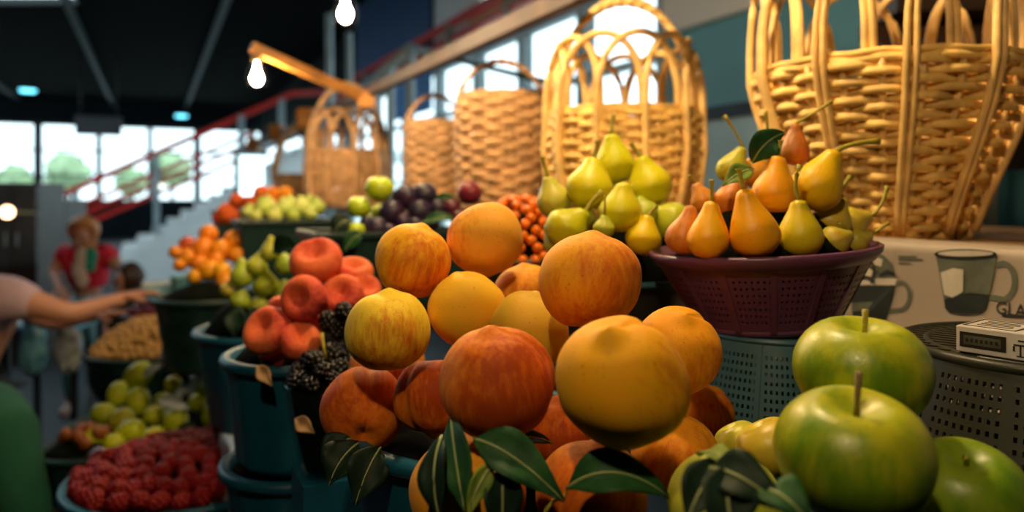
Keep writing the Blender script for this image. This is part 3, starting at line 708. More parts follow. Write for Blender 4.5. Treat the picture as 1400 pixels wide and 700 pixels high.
# carton of cigarettes
t = empty('cigarette_carton', (.408, .575, SH2+hb+.0005), 0, 'small white printed carton with black label lying on the dark slatted basket', 'carton')
e1 = Vector((.60, -.80, 0)).normalized(); e2 = Vector((.80, .60, 0)).normalized(); t.rotation_euler = (0, 0, math.atan2(e1.y, e1.x))
L, Wd, Ht = .088, .052, .021
bevel(MB().box((0, 0, Ht/2), (L, Wd, Ht)).build('box', M['white'], t, False), .001)
# the long face toward the camera is -y side (e2 turned): local y = left of e1
fy = -Wd/2-.0003
def fp(name, x0, x1, z0, z1, m, lift=0): MB().box(((x0+x1)/2, fy-lift, (z0+z1)/2), (x1-x0, .0004, z1-z0)).build(name, m, t, False)
fp('black_label', -.041, -.008, .0045, .0165, M['print_ink']); fp('label_window', -.038, -.0115, .0068, .014, M['print_mid'], .0003)
for k in range(7): fp('label_letter', -.0365+k*.0035, -.0345+k*.0035, .009, .0118, M['print_ink'], .0006)
for x0, x1, z0, z1 in ((.001, .0022, .003, .012), (-.003, .006, .011, .0122), (-.0035, -.002, .0065, .0105), (.005, .0065, .008, .0155), (.0, .0055, .0145, .0156), (-.001, .004, .0028, .0036)):
    fp('tree_emblem', x0, x1, z0, z1, M['print_ink'])
for z in (.007, .0098): fp('fine_print', .012, .038, z, z+.0012, M['print_mid'])
tz = Ht+.0002
def tp(name, x0, x1, y0, y1, m, lift=0): MB().box(((x0+x1)/2, (y0+y1)/2, tz+lift), (x1-x0, y1-y0, .0004)).build(name, m, t, False)
for a in ((-.041, -.003, -.021, -.0195), (-.041, -.003, .0195, .021), (-.041, -.0395, -.021, .021), (-.0045, -.003, -.021, .021)): tp('frame_line', *a, M['print_ink'])
for k in range(4): tp('warning_line', -.034, -.011+.002*(k % 2), .011-k*.0075, .0135-k*.0075, M['print_mid'])
for k in range(4): tp('warning_line', .006, .034-.003*(k % 2), .011-k*.0075, .0135-k*.0075, M['print_mid'])

# ================================================================== FRUIT MESHES
def sphere_mesh(name, m, fn, nu=28, nv=18):
    v = [(0, 0, 0)]*0; f = []
    for i in range(nv+1):
        t_ = math.pi*i/nv
        for j in range(nu): v.append(fn(t_, 2*math.pi*j/nu))
    for i in range(nv):
        for j in range(nu): f.append((i*nu+j, (i+1)*nu+j, (i+1)*nu+(j+1) % nu, i*nu+(j+1) % nu))
    return me(name, v, f, m)
def peach_fn(seed, tip):
    def fn(t_, g):
        r = 1+.08*noise.noise(Vector((math.cos(g)*1.1*math.sin(t_), math.sin(g)*1.1*math.sin(t_), math.cos(t_)*1.1+seed*5)))
        gg = math.atan2(math.sin(g-.9), math.cos(g-.9))
        r *= 1-.085*math.exp(-(gg/.13)**2)*math.sin(t_)**.6+.02*math.exp(-((abs(gg)-.45)/.25)**2)*math.sin(t_)
        x = r*math.sin(t_); z = r*math.cos(t_)*.97
        z += tip*math.exp(-(t_/.2)**2)-.04*math.exp(-((t_-.3)/.2)**2)               # pointed blossom end
        z += .16*math.exp(-((math.pi-t_)/.22)**2)                # stem cavity
        return (x*math.cos(g), x*math.sin(g), z)
    return fn
PEACH = [sphere_mesh('peach', M['peach'], peach_fn(i, tp_), 48, 32) for i, tp_ in enumerate((.05, .11, .02, .05))]
def flat_fn(seed):
    def fn(t_, g):
        r = 1+.04*noise.noise(Vector((math.cos(g), math.sin(g), seed*3)))
        s_ = math.sin(t_); x = r*(s_**.55)*(1); z = .62*math.cos(t_)
        d = math.exp(-(x/.42)**2); z *= 1-.75*d
        gg = math.atan2(math.sin(g-.5), math.cos(g-.5)); x *= 1-.06*math.exp(-(gg/.18)**2)
        return (x*math.cos(g), x*math.sin(g), z)
    return fn
FLAT = [sphere_mesh('flat_peach', M['flat'], flat_fn(i), 40, 28) for i in range(2)]
def apple_fn(seed):
    def fn(t_, g):
        r = 1+.025*math.cos(g*5+seed)*math.sin(t_*.5)**3*(t_ > 1.5)+.02*noise.noise(Vector((math.cos(g), math.sin(g), t_+seed*7)))
        x = r*math.sin(t_)*(1+.05*math.cos(t_)); z = .88*math.cos(t_)-.30*math.exp(-(t_/.34)**2)+.22*math.exp(-((math.pi-t_)/.3)**2)
        return (x*math.cos(g), x*math.sin(g), z)
    return fn
APPLE = [sphere_mesh('apple', M['apple'], apple_fn(i), 44, 32) for i in range(2)]
def plain_fn(seed, sq=1.0, groove=0):
    def fn(t_, g):
        r = 1+.04*noise.noise(Vector((math.cos(g)*math.sin(t_), math.sin(g)*math.sin(t_), math.cos(t_)+seed*7)))
        r *= 1-groove*math.exp(-(math.atan2(math.sin(g), math.cos(g))/.2)**2)*math.sin(t_)
        x = r*math.sin(t_); z = r*math.cos(t_)*sq-.1*math.exp(-(t_/.25)**2)
        return (x*math.cos(g), x*math.sin(g), z)
    return fn
ROUND = {k: [sphere_mesh(k+'_fruit', M[k], plain_fn(i, 1.0 if k != 'plum' else 1.1, .05 if k in ('plum',) else 0), 24, 16) for i in range(2)] for k in ('plum', 'orange', 'fig')}
def pear_mesh(L, m, seed=0, bend=.15, nu=24):
    """unit body radius, neck end at z=L"""
    v = []; f = []; N_ = 22
    prof = []
    for i in range(N_+1):
        k = i/N_
        z = -0.95+(L+.95)*k
        if z < 0: r = math.sqrt(max(0, 1-(z/.95)**2))
        else:
            q = z/L; u = min(1, q*1.02); r = 1-.66*(u*u*(3-2*u)); r *= math.sqrt(max(0, 1-max(0, (q-.86)/.14)**2)) if q > .86 else 1
        prof.append((max(r, .02), z))
    prof[0] = (.12, -.90)
    for r, z in prof:
        dx = bend*max(0, z/L)**2
        for j in range(nu):
            g = 2*math.pi*j/nu; rr = r*(1+.05*noise.noise(Vector((math.cos(g), math.sin(g), z*1.2+seed*9)))); v.append((rr*math.cos(g)+dx, rr*math.sin(g), z))
    for i in range(N_):
        for j in range(nu): f.append((i*nu+j, i*nu+(j+1) % nu, (i+1)*nu+(j+1) % nu, (i+1)*nu+j))
    f.append(tuple(range(nu))[::-1]); f.append(tuple(N_*nu+j for j in range(nu)))
    return me('pear', v, f, m)
SMALLPEAR = [pear_mesh(1.75, M['pear'], i, .25, 16) for i in range(2)]
def setcol(o, col, blush): o.color = (*(hexc(col)), blush); return o
def fruit(name, mesh, p, r, label, cat, group, col, blush, rot=None, sc_=(1, 1, 1)):
    o = link(name, mesh, None, p, rot if rot is not None else [random.uniform(0, 6.28) for _ in range(3)], [r*a for a in sc_])
    setcol(o, col, blush); return tag(o, label, cat, group)
def camvec(px, py, Y, x, y, depth):  # image direction (x right, y up, depth away)
    return Vector((x, depth, y))

# ------------------------------------------------------------------ peaches at the front
bucket('fruit_bucket', (-.03, .75), 1.268, 'teal plastic bucket with leaves over its rim, holding the rear of the big peach heap', .13, .105, .217, M['teal'], pad=-.012, ribs=22)
bucket('fruit_bucket', (.06, .505), 1.222, 'lower teal bucket under the frontmost big peaches at the bottom edge', .103, .085, .17, M['teal'], pad=.02, ribs=20)
G = 'big yellow peaches in the front bucket'
PL = [  # px, py, r, depth, R, mesh, ground colour, blush, axis (x, y, depth), cheek roll, label
 (806, 383, 71, .582, 2, 'f0a424', .52, (.1, 1, .1), 1.0, 'large round yellow orange peach topping the front heap'),
 (679, 522, 79, .513, 0, 'ea9a24', .84, (-.1, .9, -.1), .55, 'orange peach with dark red mottled lower side, front left of centre'),
 (850, 522, 91, .461, 1, 'f0a81c', .30, (-.26, .85, -.5), 1.5, 'biggest golden peach with pointed tip at the centre front'),
 (925, 480, 61, .628, 3, 'f2a020', .40, (.1, .9, -.45), 1.2, 'orange peach half hidden behind the biggest pointed peach on its right'),
 (565, 356, 53, .727, 0, 'f4b424', .5, (.3, 1, 0), .8, 'yellow peach with orange cheek, upper left of the heap'),
 (663, 327, 53, .763, 2, 'f4ac40', .34, (.1, -1, -.2), -1.6, 'pale orange peach at the very top left of the heap'),
 (530, 452, 58, .667, 3, 'f4d03c', .36, (0, 1, .1), .12, 'pale yellow peach with a red brown streak at the left of the heap'),
 (639, 422, 54, .705, 0, 'f6ba34', .26, (-.3, .8, .3), 2.8, 'smooth yellow peach in the middle left under the two upper peaches'),
 (716, 400, 42, .80, 2, 'eaa032', .36, (0, 1, 0), .4, 'small orange peach behind, left of the topping peach'),
 (724, 452, 56, .662, 3, 'd9a838', .28, (.2, 1, -.1), 2.4, 'dull yellow peach peeping out behind the mottled orange peach'),
 (497, 560, 58, .716, 2, 'ec8c28', .62, (-.2, .4, .9), .0, 'deep orange peach at the far lower left, above the leaves'),
 (590, 542, 52, .693, 1, 'e09a28', .74, (.1, -1, -.2), .2, 'dark red and gold peach pointing down beside the mottled peach'),
 (962, 566, 43, .735, 0, 'e09028', .58, (0, 1, 0), .5, 'small orange peach low at the right edge of the heap'),
 (922, 622, 58, .596, 2, 'f09c24', .46, (.2, 1, -.2), .2, 'orange peach low right under the biggest peach'),
 (640, 672, 80, .522, 0, 'ea9c28', .5, (-.2, 1, .3), 2.6, 'orange peach at the bottom edge behind the hanging leaves'),
 (808, 676, 76, .509, 3, 'e8962a', .66, (.2, 1, .1), -.3, 'orange peach at the bottom edge under the single broad leaf'),
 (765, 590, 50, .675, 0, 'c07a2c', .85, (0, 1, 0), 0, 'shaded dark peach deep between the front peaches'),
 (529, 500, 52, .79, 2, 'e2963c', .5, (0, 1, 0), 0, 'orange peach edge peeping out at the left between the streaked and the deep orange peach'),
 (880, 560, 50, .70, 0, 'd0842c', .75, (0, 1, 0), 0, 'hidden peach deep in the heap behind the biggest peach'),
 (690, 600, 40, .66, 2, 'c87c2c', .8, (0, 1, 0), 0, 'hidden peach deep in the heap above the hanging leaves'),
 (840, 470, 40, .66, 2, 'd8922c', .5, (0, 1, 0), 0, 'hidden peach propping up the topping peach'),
]
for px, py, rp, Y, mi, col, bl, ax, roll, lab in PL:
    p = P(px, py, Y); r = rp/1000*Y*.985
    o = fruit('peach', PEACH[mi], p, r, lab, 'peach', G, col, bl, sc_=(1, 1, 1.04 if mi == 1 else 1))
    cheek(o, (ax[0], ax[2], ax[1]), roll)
# leaves
def leaf(name, base, mid, tip, wd, m, label=None, up=(0, -1, .3), parent=None, fold=.16, wave=.05, veins=True, group=None, cat='leaf'):
    base, mid, tip = Vector(base), Vector(mid), Vector(tip); N_ = 14; K = 3; v = []; f = []; cen = []
    for i in range(N_+1):
        k = i/N_; c = base*(1-k)**2+mid*2*k*(1-k)+tip*k*k; d = ((mid-base)*(1-k)+(tip-mid)*k).normalized()
        side = d.cross(Vector(up)).normalized(); nn = side.cross(d).normalized()
        wv = wd*.40*(math.sin(math.pi*min(1, k**.85*.97+.015))**1.25)+.0004; cen.append(c+nn*.0006)
        for j in range(-K, K+1):
            q = j/K; v.append(c+side*wv*q+nn*(abs(q)**1.4*wv*fold*2+wave*wd*math.sin(k*11+q*2)*abs(q)))
    n = 2*K+1
    for i in range(N_):
        for j in range(n-1): f.append((i*n+j, i*n+j+1, (i+1)*n+j+1, (i+1)*n+j))
    off = base if parent is None else Vector((0, 0, 0))
    o = link(name, me(name, [a-off for a in v], f, m), parent, off); solidify(o, .0005)
    if label: tag(o, label, cat, group)
    if veins: MB().tube([a-off for a in cen], [.0009*(1-.7*i/N_)+.0002 for i in range(N_+1)], 5).build('midrib', M['vein'], o)
    return o
GL = 'peach leaves among the front peaches'
YL = .472
leaf('peach_leaf', P(618, 573, .50), P(622, 630, .46), P(636, 700, .455), .034, M['leaf'], 'dark green leaf hanging straight down left of centre over the bottom peach', up=(-.4, -1, .1), group=GL)
leaf('peach_leaf', P(605, 596, .475), P(582, 650, .452), P(606, 722, .45), .026, M['leaf_dark'], 'shaded dark leaf hugging the left side of the bottom peach', up=(-.6, -1, 0), group=GL)
leaf('peach_leaf', P(648, 600, .468), P(700, 612, .455), P(771, 686, .45), .036, M['leaf'], 'green leaf slanting down right across the gap between the bottom peaches', up=(.1, -.8, .6), group=GL)
leaf('peach_leaf', P(676, 632, .458), P(650, 660, .444), P(640, 705, .44), .016, M['leaf_pale'], 'narrow folded pale green leaf in the hanging bunch', up=(.3, -1, .2), group=GL)
leaf('peach_leaf', P(684, 640, .456), P(690, 680, .446), P(684, 740, .445), .030, M['leaf_dark'], 'dark leaf hanging at the bottom edge beside the pale folded leaf', up=(.2, -1, .2), group=GL)
leaf('peach_leaf', P(775, 668, .452), P(838, 618, .438), P(914, 680, .45), .034, M['leaf'], 'broad single green leaf arching to the right over the bottom right peach', up=(0, -.7, .7), group=GL)
leaf('peach_leaf', P(668, 606, .52), P(720, 590, .50), P(754, 606, .52), .022, M['leaf_dark'], 'dark leaf lying in the shade right above the slanting leaf', up=(0, -.5, 1), group=GL)
leaf('peach_leaf', P(490, 606, .66), P(462, 625, .64), P(450, 664, .635), .046, M['leaf_dark'], 'dark leaf hanging over the bucket rim at far left under the deep orange peach', up=(-.3, -1, .3), group=GL)
leaf('peach_leaf', P(520, 612, .65), P(500, 640, .63), P(486, 690, .625), .044, M['leaf_dark'], 'dark pointed leaf hanging over the bucket rim, right of its twin', up=(.1, -1, .3), group=GL)
leaf('peach_leaf', P(480, 600, .68), P(452, 606, .67), P(440, 632, .665), .030, M['leaf_dark'], 'small dark leaf at the outermost left of the front bucket', up=(-.3, -1, .5), group=GL)
o = MB().tube([P(745, 700, .452), P(757, 684, .455), P(772, 680, .456), P(776, 667, .454)], .0012, 6).build('twig', M['stem']); tag(o, 'thin green twig joining the leaves at the bottom centre', 'twig')

# ------------------------------------------------------------------ green apples at the right
bucket('fruit_bucket', (.30, .455), 1.262, 'dark teal bucket under the big green apples in the right corner', .122, .10, .21, M['teal_dark'], pad=.03, ribs=24)
GA = 'big green apples in the right corner'
AL = [(1166, 622, 104, .415, 'b0b024', .72, (-.02, 1, -.22), 'large shiny green apple nearest the camera with upright stem', 1),
      (1178, 508, 90, .49, 'b2b424', .70, (0, 1, -.12), 'green apple with short stem behind and above the nearest apple', 1),
      (1318, 676, 82, .465, '7f9624', .7, (-.12, 1, -.3), 'shaded green apple at the lower right with a tiny stem', 1),
      (1052, 612, 46, .60, 'd0b83c', .1, (-.4, .8, .2), 'yellow apple half hidden left of the nearest apple', 0),
      (1010, 606, 34, .63, 'c4bc3c', .15, (-.4, .8, .2), 'small yellow green apple farthest left behind the yellow apple', 0),
      (992, 694, 80, .47, 'b9bf44', .35, (-.1, .9, -.5), 'yellow green apple at the bottom under the dark leaves', 0),
      (1235, 640, 62, .56, '9ab434', .5, (0, 1, 0), 'green apple hidden behind the nearest apple', 0)]
for i, (px, py, rp, Y, col, bl, ax, lab, stem) in enumerate(AL):
    r = rp/1000*Y*.985; p = P(px, py, Y)
    o = fruit('apple', APPLE[i % 2], p, r, lab, 'apple', GA, col, bl, sc_=(1, 1, 1)); aim(o, (ax[0], ax[2], ax[1]), i*1.3+2.4)
    if stem:
        hh = (1.2, .98, .75)[i]; MB().tube([(0, 0, .52), (.01, 0, .72), (.035*(1-i), .0, hh)], [.05, .036, .05], 7).build('stem', M['stem_brown' if i == 0 else 'stem'], o)
GL2 = 'dark leaves among the apples'
leaf('apple_leaf', P(968, 640, .395), P(1010, 640, .375), P(1075, 700, .37), .032, M['leaf_dark'], 'dark leaf slanting down right over the yellow green bottom apple', up=(.2, -.8, .5), group=GL2)
leaf('apple_leaf', P(985, 628, .40), P(955, 665, .38), P(940, 712, .375), .028, M['leaf_dark'], 'dark leaf hanging on the left over the yellow green bottom apple', up=(-.3, -.9, .3), group=GL2)
leaf('apple_leaf', P(1000, 640, .39), P(985, 690, .365), P(1010, 740, .36), .036, M['leaf_dark'], 'broad dark leaf at the bottom edge below the apples', up=(0, -.9, .4), group=GL2)
leaf('apple_leaf', P(1040, 668, .38), P(1075, 672, .362), P(1105, 715, .36), .03, M['leaf'], 'small green leaf against the nearest apple at the bottom', up=(.2, -.7, .6), group=GL2)
leaf('apple_leaf', P(955, 622, .42), P(975, 612, .40), P(1005, 640, .39), .02, M['leaf_pale'], 'small pale leaf on top of the yellow green bottom apple', up=(.1, -.6, .8), group=GL2)

# ------------------------------------------------------------------ pears
def pear(px, py, rp, Y, nx, ny, col, bl, lab, grp, stem=None, dd=0.0, roll=0, bend=.12):
    """body centre, radius, neck end and stem end as seen, at depth Y"""
    c = P(px, py, Y); nk = P(nx, ny, Y+dd); r = rp/1000*Y; ax = nk-c; Lz = max(1.15, ax.length/r)
    o = link('pear', pear_mesh(Lz, M['pear'], px*.01, bend), None, c, None, r); aim(o, ax, roll); setcol(o, col, bl); tag(o, lab, 'pear', grp)
    if stem:
        bpy.context.view_layer.update()
        q = (Matrix.LocRotScale(o.location, o.rotation_euler, o.scale)).inverted()
        a = Vector((bend, 0, Lz-.06)); e = q @ P(stem[0], stem[1], Y+dd*1.5); m_ = (a+e)/2+Vector((.0, .0, (e-a).length*.12))
        if len(stem) > 2: m_ = q @ P(stem[2], stem[3], Y+dd)
        pts = [a*(1-k)**2+m_*2*k*(1-k)+e*k*k for k in [i/8 for i in range(9)]]
        MB().tube(pts, [.12-.035*math.sin(math.pi*i/8)+(.03 if i == 8 else 0) for i in range(9)], 7).build('stem', M['stem'], o)
    return o
GP = 'yellow pears in the purple bowl'
for a in [
 (1032, 322, 34, .712, 1012, 258, 'f6a810', .24, 'large orange yellow pear standing at the centre front of the purple bowl', (1010, 230)),
 (968, 328, 29, .722, 976, 274, 'f4ae14', .28, 'orange yellow pear with thin stem at the front left of the purple bowl', (973, 246)),
 (934, 326, 24, .745, 948, 281, 'd98a30', .55, 'brownish orange pear lying at the left rim of the purple bowl', None),
 (1094, 324, 31, .722, 1088, 272, 'd6bc14', .16, 'green yellow pear with curved stem at the front right of the purple bowl', (1094, 226, 1082, 250)),
 (1058, 266, 30, .765, 1068, 212, 'f4a414', .28, 'orange yellow pear in the second row under the dark leaf', (1068, 192)),
 (1116, 256, 35, .775, 1140, 204, 'ecba10', .1, 'largest yellow pear leaning right near the top of the purple bowl', (1202, 193, 1165, 194)),
 (1086, 208, 20, .825, 1090, 168, 'e0703a', .9, 'red cheeked pear at the very top of the purple bowl', (1137, 139, 1108, 158)),
 (1000, 232, 21, .84, 1014, 200, 'bdb83c', .12, 'green yellow pear at the back left behind the leaf', (990, 158, 1010, 185)),
 (1000, 276, 25, .80, 1012, 236, 'df8a34', .75, 'orange red pear in the second row left of centre', None),
 (962, 275, 18, .80, 950, 250, 'e0953a', .6, 'slim orange pear neck at the left back of the purple bowl', (942, 240)),
 (1136, 303, 27, .79, 1150, 268, 'ccaf3a', .2, 'yellow pear with hooked stem in the right half of the bowl', (1163, 241, 1145, 262)),
 (1162, 305, 24, .81, 1190, 292, 'd3b63e', .15, 'yellow pear lying at the right of the bowl with long curved stem', (1213, 254, 1208, 285)),
 (1142, 330, 22, .745, 1160, 322, 'bfae38', .22, 'small green yellow pear low at the right rim', (1146, 305, 1165, 315)),
 (1030, 236, 22, .85, 1048, 212, 'd59a38', .3, 'yellow pear hidden behind the dark leaf', (1046, 152, 1052, 175)),
 (1170, 330, 20, .80, 1185, 322, 'c6b23c', .2, 'green yellow pear at the outer right rim with dark stem', (1215, 305, 1195, 318))]:
    pear(*a[:8], a[8], GP, a[9], roll=a[0]*.7)
leaf('pear_leaf', P(1028, 222, .78), P(1045, 190, .765), P(1072, 182, .775), .040, M['leaf'], 'dark green leaf among the pears at the top of the purple bowl', up=(.2, -1, .3), group='leaves among the bowl pears')
leaf('pear_leaf', P(1030, 232, .765), P(1010, 232, .75), P(988, 255, .75), .026, M['leaf_pale'], 'lighter green leaf left of the dark leaf on the bowl pears', up=(-.2, -1, .5), group='leaves among the bowl pears')
GG = 'green pears in the black bowl'
for a in [
 (841, 226, 28, .98, 836, 182, 'd2cc14', .08, 'green pear standing at the very top of the black bowl', (839, 158)),
 (806, 256, 33, .93, 814, 214, 'd6cc16', .10, 'plump yellow green pear left of the top green pear', (818, 192, 816, 204)),
 (888, 254, 31, .95, 872, 214, 'dace14', .10, 'yellow green pear right of the top green pear', (862, 196)),
 (758, 276, 24, .95, 751, 240, 'c2b844', .18, 'yellow green pear leaning left with a long yellow stem', (742, 214)),
 (776, 312, 31, .88, 798, 288, 'c4be18', .14, 'dull green pear lying at the left front of the black bowl', (824, 262, 806, 276)),
 (848, 290, 30, .87, 850, 248, 'd6ca16', .10, 'tall green pear at the centre front of the black bowl', None),
 (826, 312, 15, .845, 828, 294, 'b6ba40', .12, 'small green pear with dark stem at the centre front', (827, 267)),
 (880, 326, 25, .855, 889, 294, 'e8c814', .10, 'yellow pear at the right front of the black bowl', (898, 282)),
 (916, 302, 28, .93, 890, 290, 'c0c42c', .10, 'green pear lying on its side at the right rim of the black bowl', None),
 (880, 290, 20, .92, 870, 272, 'b4be3c', .10, 'green pear tucked under the right upper pear', None),
 (800, 306, 20, .93, 806, 286, 'a6ac3a', .15, 'shaded green pear deep in the middle of the black bowl', None),
 (764, 330, 22, .90, 746, 305, 'a8aa3c', .2, 'shaded pear at the outer left of the black bowl', None),
 (832, 262, 22, 1.02, 832, 240, 'b4b83c', .1, 'green pear hidden at the back of the black bowl', None)]:
    pear(*a[:8], a[8], GG, a[9], roll=a[0]*.7)

# ------------------------------------------------------------------ ordinals for far piles
def place_list(lst, Y, name, mesh, cat, group, col, bl, what, where, jitter=.1, sc_=(1, 1, 1)):
    order = sorted(range(len(lst)), key=lambda i: lst[i][0])
    for i, a in enumerate(lst):
        px, py, rp = a[:3]; cc = a[3] if len(a) > 3 and isinstance(a[3], str) else col; bb = a[4] if len(a) > 4 else bl
        lab = '%s, %s from the left %s' % (what, ORD[order.index(i)], where)
        yy = Y+jitter*((265-py)+120)/300-.0; m = mesh[i % len(mesh)] if isinstance(mesh, list) else mesh
        fruit(name, m, P(px, py, yy), rp/1000*yy, lab, cat, group, cc, bb, sc_=sc_)
# flat peaches and blackberries
bucket('fruit_bucket', (*P(408, 490, 1.06).xy,), 1.272, 'teal ribbed bucket heaped with flat red peaches', .098, .083, .15, M['teal'], pad=.05, ribs=22)
bucket('fruit_bucket', (*P(408, 490, 1.06).xy,), 1.12, 'shallow teal tub standing empty under the flat peach bucket', .10, .09, .069, M['teal'], pad=-.03, ribs=22)
GF = 'flat red peaches left of the blackberries'
for i, (px, py, rp, Y, ax, bl, lab) in enumerate([
 (432, 356, 36, 1.02, (-.05, .75, -.6), .75, 'flat red peach at the top of the pile with its hollow facing up'),
 (484, 372, 27, 1.06, (.2, .9, -.4), .6, 'orange red flat peach at the top right of the pile'),
 (415, 408, 32, .96, (-.25, .15, -1), .85, 'flat peach facing the camera with a dark hollow at its centre'),
 (366, 452, 35, .96, (-.35, .55, -.75), .7, 'flat red peach at the lower left rim of the pile'),
 (410, 466, 29, .945, (.3, .7, -.5), .65, 'orange red flat peach lying low beside the blackberries'),
 (468, 404, 30, 1.0, (.0, .5, -.85), .85, 'dark pink flat peach right of centre'),
 (498, 396, 24, 1.04, (.4, .6, -.6), .6, 'orange flat peach at the right edge touching the yellow peaches'),
 (448, 428, 28, 1.03, (0, .6, -.7), .8, 'shaded flat peach in the middle of the pile'),
 (395, 420, 28, 1.08, (0, 1, 0), .8, 'flat peach hidden at the back left of the pile'),
 (380, 480, 26, .99, (-.2, .8, -.4), .8, 'flat peach low at the bucket rim under the others')]):
    o = fruit('flat_peach', FLAT[i % 2], P(px, py, Y), rp/1000*Y, lab, 'peach', GF, 'e57448', bl); aim(o, (ax[0], ax[2], ax[1]), i*1.9)
t = empty('berry_bowl', (*P(452, 500, .90).xy, 1.16), 0, 'clear plastic bowl full of blackberries left of the yellow peaches', 'bowl')
MB().lathe([(.002, 0), (.035, 0), (.046, .05), (.054, .108), (.056, .11), (.052, .108), (.044, .05), (.033, .003), (.002, .003)], 40, cap=False).build('body', M['bowl_glass'], t)
ringtube(t, 'rim', .055, .11, .0025, M['bowl_glass'])
MB().lathe([(.001, .006), (.03, .006), (.04, .05), (.047, .1), (.03, .125), (.001, .138)], 24).build('berry_core', M['pad'], t)
boxobj('berry_stand', (*P(452, 500, .90).xy, (1.16+SH3)/2), (.08, .08, 1.16-SH3-.001), M['teal'])['category'] = 'stand'
bpy.data.objects['berry_stand']['label'] = 'small teal block lifting the blackberry bowl beside the peach bucket'
def drupe_mesh(name, m, seed, n=44, big=.34):
    b = MB(); rnd = random.Random(seed)
    for i in range(n):
        y = 1-2*(i+.5)/n; r = math.sqrt(1-y*y); g = i*2.39996; d = Vector((r*math.cos(g), r*math.sin(g), y))
        c = Vector((d.x*.72, d.y*.72, d.z*.86)); k = big*rnd.uniform(.85, 1.1); q = d.to_track_quat('Z', 'X')
        vv = []; ff = []
        for (rr, zz) in ((1.0, -.2), (.92, .35), (.55, .8)):
            for j in range(6): vv.append(c+q @ Vector((k*rr*math.cos(j*math.pi/3), k*rr*math.sin(j*math.pi/3), k*zz)))
        vv.append(c+q @ Vector((0, 0, k)))
        for a in range(2):
            for j in range(6): ff.append((a*6+j, a*6+(j+1) % 6, a*6+6+(j+1) % 6, a*6+6+j))
        for j in range(6): ff.append((12+j, 12+(j+1) % 6, 18))
        b.add(vv, ff)
    return me(name, b.v, b.f, m)
RASP = [drupe_mesh('raspberry', M['rasp'], i) for i in range(2)]; BLACK = [drupe_mesh('blackberry', M['blackberry'], i, 36, .37) for i in range(2)]
def heap(center, Rr, h, r, n, name, meshes, label, cat, group, sc_=(1, 1, 1), seed=1, squash=1.0, tries=6000, yaw=0, sep=1.75, cols=None, floor_pow=2):
    """berries strewn over a mound"""
    rnd = random.Random(seed); got = []; c = Vector(center)
    for _ in range(tries):
        if len(got) >= n: break
        a = rnd.uniform(0, 2*math.pi); q = math.sqrt(rnd.random()); x, y = Rr*q*math.cos(a), Rr*q*math.sin(a)*squash
        p = Vector((x, y, h*(1-q**floor_pow)+r*.6))
        if any((p-o_).length < r*sep for o_ in got): continue
        got.append(p); p2 = Matrix.Rotation(yaw, 3, 'Z') @ p
        o = link(name, meshes[len(got) % len(meshes)], None, c+p2, [rnd.uniform(0, 6.28) for _ in range(3)], [r*s_ for s_ in sc_]); tag(o, label, cat, group)
        if cols: setcol(o, *cols[len(got) % len(cols)])
    return len(got)
p = P(452, 500, .90)
heap((p.x, p.y, 1.16+.104), .046, .036, .0115, 40, 'blackberry', BLACK, 'shiny blackberry in the clear bowl left of the yellow peaches', 'blackberry', 'blackberries in the clear bowl', seed=4, sep=1.5, sc_=(1, 1, 1.15))
for i, (px, py) in enumerate(((448, 440), (470, 425), (478, 440), (462, 450))):
    o = link('blackberry', BLACK[i % 2], None, P(px, py, .93), (i, i*2, 0), (.0115, .0115, .013)); tag(o, 'shiny blackberry in the clear bowl left of the yellow peaches', 'blackberry', 'blackberries in the clear bowl')
o = MB().tube([P(440, 455, .87), P(443, 480, .865), P(446, 490, .865)], .002, 6).build('stalk', M['stem']); tag(o, 'thin pale stalk lying across the blackberries', 'stalk')

# small pear pile, oranges, crates further down the stall
def crate(loc, zr, label, w_, d_, h, m, cat='crate', group=None, pad=.02):
    t = empty('fruit_crate', (loc[0], loc[1], zr-h), TH, label, cat, group); k = .9
    b = MB()
    o_ = [(-w_/2, -d_/2), (w_/2, -d_/2), (w_/2, d_/2), (-w_/2, d_/2)]
    v = [(x*k, y*k, 0) for x, y in o_]+[(x, y, h) for x, y in o_]+[(x*.95, y*.95, h) for x, y in o_]+[(x*k*.95, y*k*.95, .006) for x, y in o_]
    f = [(3, 2, 1, 0), (12, 13, 14, 15)]
    for q in range(3):
        for i in range(4):
            a = q*4; f.append((a+i, a+(i+1) % 4, a+4+(i+1) % 4, a+4+i))
    b.add(v, f); b.build('body', m, t, False)
    for i in range(4):
        a, c = Vector((*o_[i], h)), Vector((*o_[(i+1) % 4], h)); bevel(MB().bar(a, c, .014, .014).build('rim', m, t, False), .003)
    MB().box((0, 0, h*.7), (w_*.88, d_*.88, h*.5)).build('packing', M['pad'], t, False)
    return t
bucket('fruit_bucket', (*P(362, 450, 1.46).xy,), 1.235, 'teal bucket under the small pile of green pears', .125, .10, .185, M['teal'], pad=.09, ribs=24)
GS = 'green pears in the second teal bucket'
